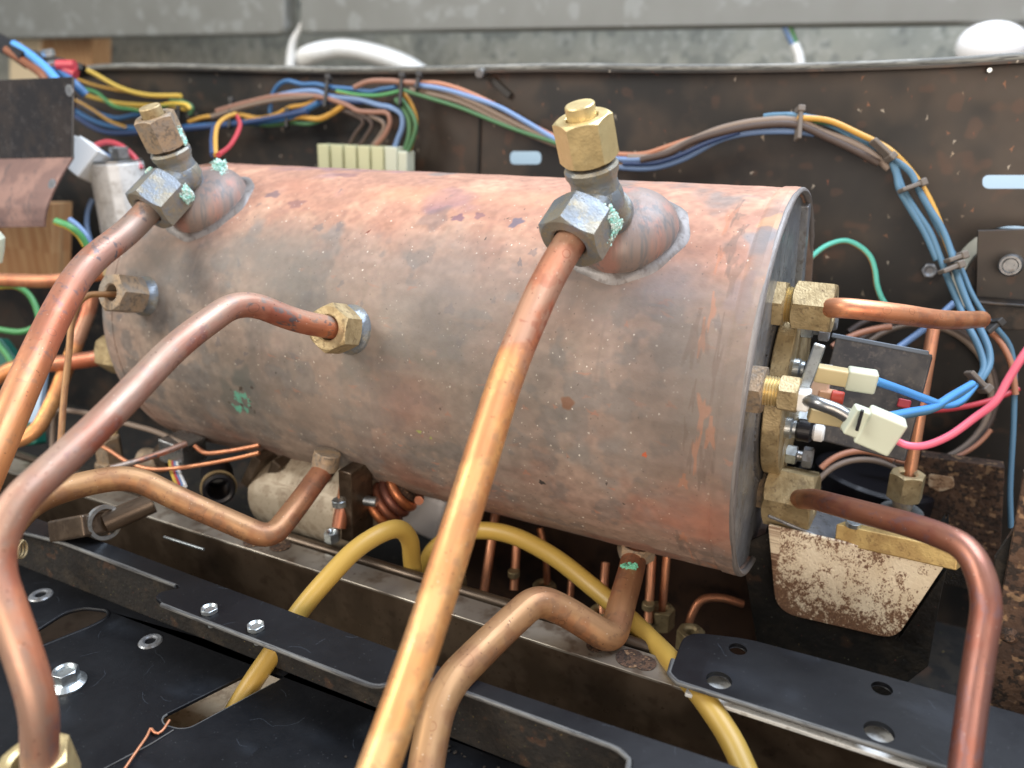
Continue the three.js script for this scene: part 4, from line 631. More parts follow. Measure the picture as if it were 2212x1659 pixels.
harness('wiring_harness', 'tangled blue, yellow and brown cable bundle along the middle of the rear panel', [
  ['587,245 589,215 603,186 623,175 655,182 687,182 716,188 768,193 803,198 830,192 858,188', mBlue, 0.0021], ['560,226 600,210 648,199 694,198 719,208 784,215 826,227 850,232 874,247 876,272 866,300 858,322', mBluePale, 0.0026],
  ['480,240 520,228 560,218 600,209 655,206 700,209 758,226 784,239 816,242 848,245 853,262 842,290 823,312', mBrownW, 0.0024], ['414,263 446,253 478,250 494,247 526,248 565,255 600,248 632,232 665,226 690,214', mAmber, 0.0021], ['540,262 590,260 623,258 655,252 700,256 736,238 752,226', mAmber, 0.0028],
  ['536,268 590,270 632,265 674,267 719,248 745,228', mGreen, 0.002], ['560,268 616,250 655,239 694,224 730,218 790,220', mNavy, 0.0024], ['470,252 540,230 610,215 690,208', mTaupe, 0.0026], ['771,189 800,177 842,175 877,178 906,179', mBrownW, 0.0026], ['736,197 784,205 826,206 850,202 874,196', mGY, 0.0017],
  ['874,200 890,222 902,258 898,290 888,325', mAmber, 0.0021], ['862,214 880,236 891,262 890,296 882,322', mGreen, 0.0026], ['876,212 896,238 908,268 902,300 892,325', mGreen, 0.002], ['740,236 770,248 790,262 772,290 760,312', mDarkBrown, 0.002], ['770,240 800,254 812,268 798,296 786,314', mDarkBrown, 0.002], ['800,250 828,262 834,272 822,296 808,314', mTaupe, 0.002],
], [[510, 246, 1.5, 0.026], [716, 200, 1.45, 0.026], [876, 196, 1.5, 0.024], [632, 258, 1.5, 0.015], [912, 179, 1.4, 0.012]], 0.002);
harness('wiring_harness', 'orange, grey and green cable bundle passing behind the bright valve', [
  ['900,179 952,181 1010,199 1074,229 1139,265 1207,298 1290,325 1351,334 1395,332 1434,320 1475,306 1540,288', mOrangeW, 0.0022], ['905,186 960,194 1030,222 1090,252 1150,282 1230,314', mTaupe, 0.0026], ['881,195 929,210 1000,232 1060,256 1130,283 1207,308 1260,330', mGreen, 0.0018], ['890,193 994,219 1074,256 1140,287 1207,313 1290,340 1385,347 1434,333 1536,307', mTaupe, 0.0026], ['905,184 960,192 1030,212 1085,232 1150,268 1210,303 1300,337 1390,343 1475,324', mBluePale, 0.0022],
  ['1300,352 1351,361 1414,361 1475,343 1558,300 1625,285 1721,283 1760,288', mBluePale, 0.0028], ['1360,340 1420,338 1475,313 1558,279 1641,262 1725,261 1775,284 1841,308 1885,333 1921,363', mTaupe, 0.0030], ['1390,345 1450,330 1500,305 1558,287 1641,271 1725,270 1790,297 1850,325 1900,352', mDarkBrown, 0.0028], ['1300,345 1385,353 1440,340 1500,313 1570,288 1640,266 1720,257', mAmber, 0.0018], ['1350,352 1420,350 1475,333 1530,308 1600,284', mNavy, 0.0022],
], [[1728, 268, 1.5, 0.020, 0, mGreyTie]], 0.001);
harness('wiring_harness', 'dusty blue cable bundle with one yellow wire curving down the right side', [
  ['1650,252 1675,249 1741,252 1808,276 1858,306 1898,322 1931,350,0.474 1941,383,0.473 1951,410,0.472 1975,450,0.470 2008,500,0.467 2030,553,0.464 2044,592,0.46 2065,643,0.455 2086,694,0.445 2110,740,0.435 2123,776,0.427 2125,797,0.422 2112,822,0.415 2075,868,0.40 2041,874,0.39 1991,858,0.375 1941,840,0.36 1888,824,0.348', mBlueDusty, 0.0023],
  ['1700,248 1791,262 1858,296 1905,320 1935,345,0.474 1968,373,0.472 1985,410,0.47 2008,450,0.468 2035,493,0.465 2055,545,0.461 2068,594,0.456 2092,658,0.45 2119,712,0.44 2136,754,0.43 2137,785,0.425 2118,818,0.418 2100,832,0.41 2058,855,0.395 2015,880,0.38 1958,892,0.362 1895,905,0.35 1860,912,0.349', mBlueDusty, 0.0023],
  ['1725,254 1791,260 1858,289 1905,312 1925,325,0.476 1958,357,0.475 1993,403,0.473 2013,440,0.471 2030,480,0.469 2048,530,0.466 2068,580,0.463', mAmber, 0.0022], ['1740,258 1800,268 1860,296 1900,316', mGreen, 0.002],
  ['1928,350,0.477 1937,378,0.476 1942,405,0.475 1968,452,0.473 1998,502,0.471 2024,560,0.468', mBlueDusty, 0.0023], ['2000,440,0.472 2030,500,0.468 2060,549,0.463 2080,590,0.46 2101,639,0.455 2137,694,0.45 2155,712,0.45 2180,745,0.45 2190,790,0.45 2190,900,0.45 2182,1060,0.45 2184,1140,0.45', mBlueDusty, 0.0019],
  ['2055,690,0.47 2083,694,0.465 2123,709,0.46 2146,721,0.455 2168,749,0.452 2184,785,0.45 2193,850,0.45', mOrangeW, 0.0021],
], [[1905, 322, -0.75, 0.016, 0.471, mGreyTie], [1968, 404, 0.35, 0.014, 0.467, mGreyTie], [2052, 580, 0.4, 0.0115, 0.453, mGreyTie], [2062, 558, 0.35, 0.010, 0.456, mGreyTie], [2110, 822, -0.8, 0.013, 0.410, mGreyTie], [2142, 708, 0.7, 0.010, 0.445, mTie]], 0);
// the bright lengths of blue that lead to the connectors
solo('blue_wire', 'bright blue wire ending in the upper milky connector', 'wire', tube(smooth([at(1890, 822, 0.345), at(1941, 840, 0.3585), at(1991, 859, 0.372), at(2041, 875, 0.387), at(2074, 866, 0.397), at(2106, 832, 0.410)], 12), 0.0019, { seg: 14 }), mBlueBright);
solo('blue_wire', 'bright blue wire passing behind the wide milky connector', 'wire', tube(smooth([at(1895, 904, 0.348), at(1958, 891, 0.3600), at(2015, 879, 0.378), at(2058, 853, 0.392), at(2100, 829, 0.407)], 12), 0.0019, { seg: 14 }), mBlueBright);
solo('pink_wire', 'pink wire curving up from the wide milky connector to the right edge', 'wire', tube(smooth([at(1928, 948, 0.32), at(1960, 962, 0.318), at(1995, 963, 0.315), at(2048, 943, 0.31), at(2106, 902, 0.305), at(2150, 868, 0.30), at(2178, 820, 0.297), at(2215, 762, 0.293), at(2270, 690, 0.29)], 12), 0.0015, { seg: 16 }), mPink);
solo('red_wire', 'thin dark red wire behind the vertical copper pipe', 'wire', tube(smooth([at(1940, 872, 0.43), at(2008, 886, 0.44), at(2075, 880, 0.445), at(2145, 863, 0.45), at(2200, 840, 0.45)], 10), 0.0016, { seg: 12 }), mRedW);
solo('earth_wire', 'green and yellow earth wire looping right of the boiler rim', 'wire', tube(smooth([at(1735, 575, 0.5), at(1758, 551, 0.5), at(1785, 531, 0.5), at(1825, 520, 0.5), at(1858, 533, 0.5), at(1880, 555, 0.5), at(1890, 583, 0.5), at(1895, 618, 0.5), at(1908, 650, 0.5), at(1935, 678, 0.5)], 12), 0.0017, { seg: 16, twist: 8 }), mTealOrange);
solo('blue_wire', 'pale blue wire slanting behind the black plastic box', 'wire', tube(smooth([at(1900, 780, 0.47), at(1945, 748, 0.475), at(2010, 700, 0.48), at(2060, 655, 0.485)], 10), 0.0021, { seg: 12 }), mBluePale);
{
  const t = thing('cable_coil', 'coil of dark and orange cable round the vertical pipe at right', 'cable', at(1980, 850, 0.5)), c = at(1975, 850, 0.50);
  const arc = (rx, ry, a0, a1, m, r, dx = 0, dy = 0, dz = 0) => { const p = []; for (let i = 0; i <= 24; i++) { const a = a0 + (a1 - a0) * i / 24; p.push(c.clone().addScaledVector(RIGHT, Math.cos(a) * rx + dx).addScaledVector(UPV, Math.sin(a) * ry + dy).addScaledVector(FWD, dz)); } part(t, 'cable', tube(p, r, { seg: 12, step: 0.003 }), m); };
  arc(0.052, 0.046, 2.7, -2.2, mDarkBrown, 0.0021); arc(0.047, 0.044, 2.5, -2.0, mTaupe, 0.0019, 0.002); arc(0.056, 0.050, 2.3, -1.7, mDarkBrown, 0.0021, -0.002, 0.002, 0.006); arc(0.050, 0.041, -0.5, -1.9, mOrangeW, 0.0014, 0.001, -0.003, -0.006);
  arc(0.030, 0.026, 2.5, 0.9, mOrangeW, 0.0018, -0.047, -0.060, -0.03); arc(0.032, 0.028, 2.8, 0.6, mTaupe, 0.0018, -0.046, -0.067, -0.03); arc(0.06, 0.040, 2.4, 1.7, mOrangeW, 0.002, -0.012, 0.002, -0.01);
}
// wires at the top left
{
  const t = thing('mains_cable', 'thick dark sheathed cable with blue and brown cores at top left', 'cable', at(70, 130, 0.66));
  part(t, 'sheath', tube(smooth([at(-60, 60, 0.70), at(0, 92, 0.68), at(30, 108, 0.67), at(62, 130, 0.66)], 10), 0.0075, { seg: 20 }), mGlaze);
  part(t, 'core', tube(smooth([at(30, 96, 0.665), at(70, 122, 0.655), at(110, 158, 0.64), at(126, 178, 0.635), at(150, 215, 0.64)], 10), 0.0034, { seg: 14 }), mBlueBright, 'blue core'); part(t, 'core', tube(smooth([at(15, 108, 0.665), at(60, 138, 0.655), at(95, 165, 0.64), at(125, 205, 0.64)], 10), 0.0036, { seg: 14 }), flat(0x7a4a30, 0.5), 'brown core'); part(t, 'core', tube(smooth([at(40, 100, 0.675), at(80, 140, 0.665), at(120, 185, 0.655)], 10), 0.004, { seg: 14 }), mTaupe, 'grey core');
  solo('blue_wire', 'blue wire leaving the red crimp terminals at top left', 'wire', tube(smooth([at(118, 150, 0.655), at(140, 165, 0.65), at(160, 180, 0.645), at(185, 205, 0.65)], 10), 0.0036, { seg: 14 }), mBlue);
  const k = thing('crimp_terminals', 'pair of red crimp ring terminals on a zinc bolt', 'terminal', at(140, 142, 0.65));
  part(k, 'red_sleeve', tube([at(124, 141, 0.65), at(162, 141, 0.65)], 0.0042, { seg: 16 }), mRedW); part(k, 'red_sleeve', tube([at(140, 150, 0.652), at(164, 161, 0.652)], 0.0042, { seg: 16 }), mRedW); part(k, 'ring', orient(disc(0.005, 0.002), at(106, 139, 0.652), V(0, 1, 0.3)), mZinc); part(k, 'bolt_head', orient(hexNut(0.009, 0.005, 0.003, { closed: true }), at(106, 121, 0.655), V(0, 1, 0.2)), mZinc);
  solo('dark_bar', 'narrow black metal bar behind the crimp terminals', 'bar', boxAt(at(100, 125, 0.69), at(160, 142, 0.69).sub(at(40, 108, 0.69)), UPV, 0.07, 0.006, 0.006), mBlack);
  solo('red_wire', 'red wire arching over the white cylinder', 'wire', tube(smooth([at(196, 322, 0.62), at(212, 312, 0.62), at(235, 307, 0.62), at(262, 316, 0.62), at(290, 340, 0.62), at(305, 365, 0.62)], 10), 0.0022, { seg: 12 }), mRedW);
  solo('blue_wire', 'blue wire looping behind the white cylinder', 'wire', tube(smooth([at(186, 312, 0.635), at(215, 330, 0.635), at(240, 345, 0.635)], 10), 0.003, { seg: 12 }), mBlue); solo('blue_wire', 'blue wire hanging left of the white cylinder', 'wire', tube(smooth([at(200, 430, 0.63), at(190, 455, 0.63), at(188, 490, 0.63), at(196, 525, 0.63)], 10), 0.002, { seg: 12 }), mBluePale);
  const s = thing('sensor_wires', 'thin yellow, blue and red wires rising to the green crusted fitting', 'wiring', at(467, 320, 0.56));
  part(s, 'wire', tube(smooth([at(466, 335, 0.52), at(466, 290, 0.55), at(472, 268, 0.57), at(488, 254, 0.59), at(508, 246, 0.61)], 10), 0.0016, { seg: 12 }), mAmber); part(s, 'wire', tube(smooth([at(459, 335, 0.52), at(458, 300, 0.55), at(461, 278, 0.57)], 10), 0.0018, { seg: 12 }), mNavy); part(s, 'wire', tube(smooth([at(472, 335, 0.52), at(498, 313, 0.56), at(514, 285, 0.58), at(518, 266, 0.6), at(511, 250, 0.61)], 10), 0.0017, { seg: 12 }), mRedW);
}
{
  const c = at(246, 430, 0.62), t = thing('white_cylinder', 'white capped cylinder standing behind the boiler left end', 'cylinder', c.clone()); const b = at(246, 600, 0.66); b.y -= 0.02; const ax = V(0.0, 1, 0.02).normalize(), topP = at(250, 350, 0.62);
  part(t, 'can', orient(lathe([[0, -0.12], [0.0198, -0.12], [0.0198, -0.001], [0.019, 0], [0, 0]], 48), topP, ax), mWhiteGrey); part(t, 'top_plate', orient(disc(0.0195, 0.0015), topP.clone().add(V(0, 0.0003, 0)), ax), mSteel); part(t, 'bolt', orient(hexNut(0.013, 0.008, 0.004, { closed: true }), at(260, 341, 0.615), ax, 0.3), mZinc); part(t, 'bolt', orient(hexNut(0.009, 0.005, 0.003, { closed: true }), at(215, 345, 0.625), ax), mZinc);
}
{
  const c = at(184, 345, 0.61), t = thing('white_plug', 'white square plug half hidden behind the dark sheet', 'plug', c.clone()); part(t, 'housing', boxAt(c, at(200, 322, 0.61).sub(at(160, 372, 0.61)), UPV, 0.026, 0.019, 0.02, 0.0012), mWhite); part(t, 'lid', boxAt(at(190, 318, 0.612), at(204, 330, 0.61).sub(at(170, 308, 0.61)), UPV, 0.017, 0.005, 0.02, 0.001), mWhiteGrey);
}
{
  const P = onPlane('z', -0.08), t = thing('wooden_board', 'pale brown board low at the left edge behind the copper pipes', 'board', P(60, 530)); part(t, 'board', sheet([P(-260, 440), P(115, 440), P(113, 600), P(-260, 598)], 'z', -0.08, 0.02, [], 0.16), mWood); part(t, 'edge_strip', sheet([P(97, 440), P(120, 440), P(118, 600), P(97, 600)], 'z', -0.076, 0.01, [], 0.1), mWood);
  const k = thing('plastic_cap', 'translucent white cap poking in at the left edge below the sheet', 'cap', at(0, 520, 0.46)); part(k, 'cap', orient(lathe([[0, 0], [0.008, 0.0008], [0.0098, 0.004], [0.0085, 0.012], [0.0062, 0.02], [0, 0.02]], 32), at(-30, 500, 0.50), V(-0.1, -1, 0)), mNylon);
  solo('earth_wire', 'green and yellow wire loop at the far left below the straight pipe', 'wire', tube(smooth([at(-30, 622, 0.6), at(30, 618, 0.6), at(58, 632, 0.6), at(78, 665, 0.6), at(82, 700, 0.6), at(50, 716, 0.6), at(0, 712, 0.6), at(-40, 705, 0.6)], 10), 0.0022, { seg: 14, twist: 9 }), mGY);
  solo('earth_wire', 'green and yellow wire bundle under the sheet beside the white cylinder', 'wire', tube(smooth([at(120, 478, 0.56), at(150, 490, 0.56), at(172, 508, 0.565), at(186, 530, 0.57)], 10), 0.0026, { seg: 14, twist: 6 }), mGY); solo('blue_wire', 'blue wire beside the short striped wire under the sheet', 'wire', tube(smooth([at(150, 474, 0.57), at(168, 488, 0.57), at(186, 510, 0.57), at(198, 540, 0.575)], 10), 0.002, { seg: 14 }), mBluePale);
  solo('green_connector', 'teal green plastic block low at the left edge', 'connector', boxAt(at(28, 790, 0.62), at(60, 830, 0.62).sub(at(0, 750, 0.62)), UPV, 0.044, 0.016, 0.012, 0.002), flat(0x15574a, 0.5)); solo('green_connector', 'teal green plastic block beside the pale blue strip, lower left', 'connector', boxAt(at(66, 905, 0.6), at(60, 860, 0.6).sub(at(72, 960, 0.6)), RIGHT, 0.04, 0.014, 0.014, 0.002), flat(0x1f6a5a, 0.5));
  solo('blue_strip', 'pale blue upright strip between the copper pipes at lower left', 'strip', boxAt(at(82, 850, 0.59), at(92, 790, 0.59).sub(at(76, 900, 0.59)), RIGHT, 0.045, 0.009, 0.006, 0.001), flat(0xa9c2d8, 0.45));
  solo('earth_wire', 'yellow green wire among the teal blocks at lower left', 'wire', tube(smooth([at(-10, 735, 0.6), at(20, 775, 0.6), at(30, 800, 0.6), at(60, 880, 0.6), at(72, 925, 0.6)], 10), 0.002, { seg: 12 }), mGY);
  const tb = thing('terminal_block', 'milky green terminal block on the rear panel above the boiler', 'connector', wireZ(785, 340));
  for (let i = 0; i < 6; i++) part(tb, 'cell', boxAt(wireZ(716 + i * 29, 340 + i * 1.4).add(V(0, 0, 0.004)), V(1, -0.04, 0), V(0.04, 1, 0), 0.0114, 0.022, 0.014, 0.0008), i < 5 ? flat(0xbabc98, 0.55) : mNylon);
  part(tb, 'end_cell', boxAt(wireZ(884, 348).add(V(0, 0, 0.004)), V(1, -0.04, 0), V(0.04, 1, 0), 0.0085, 0.016, 0.012, 0.0012), mNylon);
}
// ---------------------------------------------------------------- yellow hoses
solo('yellow_hose', 'yellow hose arching over the trough and down into the long slot', 'hose', tube(smooth([at(900, 1290, 0.44), at(890, 1215, 0.435), at(884, 1165, 0.425), at(862, 1143, 0.415), at(828, 1150, 0.407), at(770, 1186, 0.398), at(710, 1247, 0.390), at(650, 1318, 0.384), at(590, 1408, 0.376), at(535, 1490, 0.368), at(495, 1560, 0.366), at(470, 1620, 0.37)], 12), 0.0049, { seg: 24 }), mHose);
solo('yellow_hose', 'yellow hose running from behind the golden pipe to the bottom right', 'hose', tube(smooth([at(915, 1235, 0.46), at(935, 1190, 0.455), at(985, 1155, 0.45), at(1045, 1146, 0.44), at(1110, 1158, 0.432), at(1195, 1202, 0.422), at(1280, 1268, 0.408), at(1350, 1328, 0.392), at(1420, 1396, 0.370), at(1458, 1436, 0.350), at(1495, 1478, 0.335), at(1535, 1530, 0.322), at(1580, 1600, 0.312), at(1625, 1700, 0.3)], 12), 0.0049, { seg: 24 }), mHose);
// bent copper wire lying on the lower plate
{ const Y = onPlane('y', -0.1136); solo('copper_wire', 'thin bent copper wire lying on the lower plate beside the slot', 'wire', tube(bent([Y(366, 1556), Y(352, 1578), Y(340, 1586), Y(331, 1580), Y(326, 1570), Y(318, 1590), Y(290, 1630), Y(250, 1690)], 0.0014), 0.0006, { seg: 12 }), mOrange); }
// ---------------------------------------------------------------- under the boiler
{
  const t = thing('pipe_stub', 'thin pale copper tube standing right of the golden pipe under the boiler', 'tube', at(1058, 1190, 0.48)); part(t, 'tube', tube([at(1072, 1100, 0.49), at(1058, 1195, 0.48), at(1044, 1290, 0.475)], 0.0029, { seg: 16 }), mOrange);
  const u = thing('pipe_stub', 'thin dull tube ending in a brass nut under the boiler middle', 'tube', at(1180, 1200, 0.49)); part(u, 'tube', tube([at(1166, 1140, 0.49), at(1180, 1200, 0.49), at(1182, 1262, 0.49)], 0.0022, { seg: 16 }), mPlum); part(u, 'nut', orient(hexNut(0.013, 0.010, 0.003), at(1176, 1292, 0.49), V(0, 1, 0), 0.3), mBrass);
  solo('pipe_stub', 'short thin copper tube behind the yellow hose', 'tube', tube([at(1236, 1235, 0.49), at(1230, 1310, 0.48)], 0.0022, { seg: 14 }), mOrange); const w = thing('pipe_stub', 'thin copper tube with a brass nut right of the green crusted joint', 'tube', at(1432, 1260, 0.46)); part(w, 'tube', tube([at(1442, 1180, 0.46), at(1430, 1320, 0.46)], 0.0025, { seg: 14 }), mOrange); part(w, 'nut', orient(hexNut(0.0135, 0.0125, 0.003), at(1427, 1352, 0.46), V(0, 1, 0), 0.3), mBrass);
  const n = thing('brass_nut', 'brass nut half hidden behind the holed plate corner', 'nut', at(1490, 1390, 0.44)); part(n, 'nut', orient(hexNut(0.0135, 0.013, 0.003), at(1489, 1404, 0.44), V(0, 1, 0), 0.4), mBrass); solo('pipe_stub', 'short pale tube behind the elbow of the brown pipe', 'tube', tube([at(1290, 1330, 0.46), at(1278, 1410, 0.46)], 0.0022, { seg: 14 }), mBrass);
  solo('u_bend_tube', 'copper tube bent in a half loop under the boiler right end', 'tube', tube(bent([at(1480, 1400, 0.46), at(1486, 1345, 0.46), at(1512, 1292, 0.46), at(1560, 1290, 0.46), at(1605, 1305, 0.46)], 0.014), 0.0024, { seg: 14 }), mOrange);
  for (const [label, px, y0, y1, d, nut] of [['thin copper tube with a small nut just right of the golden pipe', 985, 1130, 1255, 0.475, 1], ['thin copper tube between the two yellow hose crossings', 1110, 1150, 1275, 0.47, 0], ['short copper tube left of the green crusted joint', 1300, 1215, 1330, 0.455, 1], ['slim copper tube next to the u bend', 1400, 1200, 1345, 0.452, 0]]) {
    const g = thing('pipe_stub', label, 'tube', at(px, y1, d)); part(g, 'tube', tube([at(px + 8, y0, d + 0.008), at(px, y1, d)], 0.0026, { seg: 14 }), mOrange); part(g, 'ferrule', orient(disc(0.0036, 0.004), at(px, y1 - 30, d), V(0, 1, 0)), mBrass); if (nut) part(g, 'nut', orient(hexNut(0.0125, 0.011, 0.003), at(px - 2, y1 + 22, d), V(0, 1, 0), 0.3), mBrass);
  }
  const B = onPlane('z', -0.02); solo('rusty_baffle', 'rust brown baffle plate below the boiler right end', 'baffle', sheet([B(930, 1020), B(1640, 1180), B(1690, 1560), B(930, 1380)], 'z', -0.03, 0.003, [], 0.3), std({ map: metalTex([78, 56, 42], [62, 45, 35], [40, 30, 25], 0.6, 551), metalness: 0.1, roughness: 0.7 }));
}
{
  // rust eaten white cup
  const P = onPlane('z', 0.022), pts = rounded([P(1659, 1134), P(2041, 1222), P(1934, 1382), P(1676, 1322)], [0.001, 0.001, 0.008, 0.012]);
  const t = thing('drip_cup', 'white enamel cup face eaten by brown rust, right of the boiler', 'cup', P(1830, 1260)); const g = sheet(pts, 'z', 0.022, 0.002, [], 0.1), p = g.attributes.position, uv = g.attributes.uv; const a = P(1655, 1380), b = P(2045, 1130);
  for (let i = 0; i < p.count; i++) uv.setXY(i, (p.getX(i) - a.x) / (b.x - a.x), (p.getY(i) - a.y) / (b.y - a.y));
  part(t, 'front', g, mEnamel); const back = (q, dz) => q.clone().add(V(0, 0.004, dz));
  const side = new THREE.BufferGeometry(), q0 = P(2041, 1222), q1 = P(1934, 1382), v = [q0, back(q0, -0.05), back(q1, -0.05), q1]; const vv = []; const off = V(0.0016, 0, 0); for (const [i, j, k] of [[0, 1, 2], [0, 2, 3]]) vv.push(...v[i].toArray(), ...v[j].toArray(), ...v[k].toArray()); for (const [i, j, k] of [[0, 2, 1], [0, 3, 2]]) for (const m of [i, j, k]) vv.push(...v[m].clone().add(off).toArray()); side.setAttribute('position', new THREE.Float32BufferAttribute(vv, 3)); side.computeVertexNormals(); part(t, 'side', boxUV(side, 0.1), mGrime);
  part(t, 'inside_floor', boxAt(P(1800, 1190).add(V(0, 0.002, -0.028)), V(1, -0.235, 0), V(0, 0, -1), 0.07, 0.05, 0.002), mPlate, 'bluish grey inside');
  const gus = thing('dark_gusset', 'dark upright gusset plate right of the rusted white cup', 'plate', P(1990, 1350)); const Q = onPlane('z', 0.012); part(gus, 'plate', sheet([Q(2048, 1218), Q(2030, 1300), Q(2005, 1440), Q(1900, 1520), Q(1640, 1420), Q(1600, 1180), Q(1660, 1150)], 'z', 0.012, 0.002, [], 0.12), mGrime);
  const br = thing('brass_bar', 'golden brass bar lying along the top of the rusted cup', 'bar', at(1935, 1175, 0.38)); const x = at(2051, 1200, 0.372).sub(at(1821, 1150, 0.405)); part(br, 'bar', boxAt(at(1938, 1176, 0.388), x, UPV, 0.0560, 0.0100, 0.012, 0.0008), std({ map: metalTex([206, 178, 118], [186, 156, 102], [124, 96, 66], 0.4, 521), metalness: 0.6, roughness: 0.6, bumpMap: grainTex, bumpScale: 0.0002 })); part(br, 'screw', orient(disc(0.0038, 0.003), at(1843, 1136, 0.398), V(0, 1, 0.1)), mZinc); part(br, 'wall_foot', boxAt(at(2070, 1210, 0.40), V(1, 0, 0), V(0, 1, 0), 0.012, 0.02, 0.02), mGrime);
}
{
  const t = thing('vertical_pipe', 'thin straight copper pipe standing in a brass nut, right of the boiler', 'pipe', at(1980, 880, 0.44)); part(t, 'pipe', tube([at(2018, 700, 0.445), at(1990, 870, 0.44), at(1964, 1030, 0.44)], (s) => 0.0034, { seg: 18 }), mOrange);
  const n = at(1952, 1076, 0.44), Y = V(0, 1, 0); part(t, 'nut', orient(hexNut(0.0165, 0.0155, 0.004), n, Y, 0.35), mBrass); part(t, 'neck', orient(lathe([[0, 0], [0.0045, 0], [0.0062, 0.007], [0, 0.007]], 30), n.clone().add(V(0, -0.007, 0)), Y), mBrassOld); part(t, 'chrome_ring', orient(disc(0.0115, 0.0055, 0.0008), n.clone().add(V(0, -0.0125, 0)), Y), mZinc); part(t, 'seat', orient(disc(0.014, 0.012, 0.001), n.clone().add(V(0, -0.025, 0)), Y), mBlackPlastic);
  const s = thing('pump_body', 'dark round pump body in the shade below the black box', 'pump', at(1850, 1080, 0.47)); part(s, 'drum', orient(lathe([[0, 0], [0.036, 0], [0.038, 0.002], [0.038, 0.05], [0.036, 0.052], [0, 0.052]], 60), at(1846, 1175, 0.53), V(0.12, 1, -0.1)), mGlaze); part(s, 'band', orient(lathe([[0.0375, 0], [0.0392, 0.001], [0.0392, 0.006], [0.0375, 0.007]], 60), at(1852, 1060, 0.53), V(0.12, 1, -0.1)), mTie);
  const Q = onPlane('z', -0.10), k = thing('rusty_block', 'rust brown block with a pale flaking label patch, right of the brass nut', 'block', Q(2080, 1090)); part(k, 'face', sheet([Q(1990, 985), Q(2170, 1010), Q(2160, 1220), Q(1900, 1180)], 'z', -0.10, 0.01, [], 0.1), mRust); part(k, 'label_patch', sheet(rounded([Q(2006, 1022), Q(2060, 1030), Q(2062, 1052), Q(2030, 1062), Q(2004, 1050)], 0.002), 'z', -0.0992, 0.0006, [], 0.03), std({ map: metalTex([190, 170, 144], [160, 132, 104], [92, 62, 44], 0.9, 531, 256), roughness: 0.8 }), 'pale flaking patch');
}
{
  // metal body, chrome bits and coil under the boiler, left of the golden pipe
  const t = thing('beige_cylinder', 'pale beige metal cylinder lying under the boiler, left of the golden pipe', 'cylinder', at(690, 1090, 0.50)); const a = at(600, 1050, 0.52), b = at(800, 1105, 0.47); part(t, 'drum', orient(disc(0.026, a.distanceTo(b), 0.004, 48), a, b.clone().sub(a)), std({ map: metalTex([180, 168, 148], [158, 144, 124], [104, 86, 70], 0.4, 541), metalness: 0.3, roughness: 0.45 }));
  part(t, 'clamp', boxAt(at(770, 1080, 0.455), V(0.05, 1, 0), V(-1, 0.05, 0), 0.045, 0.009, 0.02), mStain); const ch = thing('chrome_lever', 'chrome tube end hanging in front of the beige cylinder', 'lever', at(738, 1090, 0.45)); part(ch, 'tube', tube([at(752, 1025, 0.455), at(744, 1075, 0.452), at(732, 1140, 0.45)], 0.0042, { seg: 18 }), mPlum); part(ch, 'collar', orient(disc(0.0047, 0.004), at(736, 1092, 0.449), V(-0.05, 1, 0)), mZinc); part(ch, 'tip', orient(hexNut(0.008, 0.006, 0.002, { closed: true }), at(718, 1168, 0.45), V(0, 1, 0)), mZinc);
  const co = thing('copper_coil', 'dark copper spring coil under the boiler beside the yellow hose', 'coil', at(845, 1080, 0.47)), pts = [], c0 = at(820, 1100, 0.472), ax = at(880, 1050, 0.468).sub(c0), n1 = V(0.3, 0.5, 0.8).normalize(), n2 = ax.clone().normalize().cross(n1).normalize(), n3 = n2.clone().cross(ax.clone().normalize()); for (let i = 0; i <= 90; i++) { const k = i / 90; pts.push(c0.clone().addScaledVector(ax, k).addScaledVector(n2, Math.cos(k * 25) * 0.011).addScaledVector(n3, Math.sin(k * 25) * 0.011)); } part(co, 'spring', tube(pts, 0.0028, { seg: 14 }), mPlum); part(co, 'core', orient(disc(0.009, ax.length(), 0.002), c0, ax), mRust); part(co, 'screw', orient(disc(0.003, 0.008), at(814, 1085, 0.455), V(-1, 0.1, 0.3)), mZinc);
  solo('white_housing', 'white plastic housing corner below the boiler beside the golden pipe', 'housing', boxAt(at(920, 1095, 0.50), V(1, -0.2, 0), V(0.3, 1, 0), 0.034, 0.032, 0.02, 0.004), flat(0xc9ccd0, 0.5));
  solo('ribbed_manifold', 'row of dull bronze ribs close under the boiler belly', 'manifold', world([0, 1, 2].map((i) => boxAt(at(565 + i * 42, 1006 + i * 12, 0.50), V(0.5, 0.8, 0), V(-0.8, 0.5, 0), 0.026, 0.007, 0.02, 0.001))), mStain); solo('dark_block', 'dark square block at the top of the bronze drain pipe', 'block', boxAt(at(700, 1030, 0.475), V(0.6, 0.8, 0), V(-0.8, 0.6, 0), 0.022, 0.012, 0.02, 0.001), mStain);
  const hs = thing('black_hose_end', 'open end of a black hose with a pale ring under the drain pipe', 'hose', at(473, 1058, 0.50)); part(hs, 'hose', orient(lathe([[0.007, -0.03], [0.0102, -0.03], [0.0102, 0], [0.0086, 0.001], [0.007, 0], [0.007, -0.02]], 40), at(473, 1058, 0.50), V(0.75, 0.05, 0.65)), mGlaze); part(hs, 'ring', orient(lathe([[0.0098, -0.006], [0.0112, -0.006], [0.0112, -0.0045], [0.0098, -0.0045]], 40), at(473, 1058, 0.50), V(0.75, 0.05, 0.65)), mBrass);
}
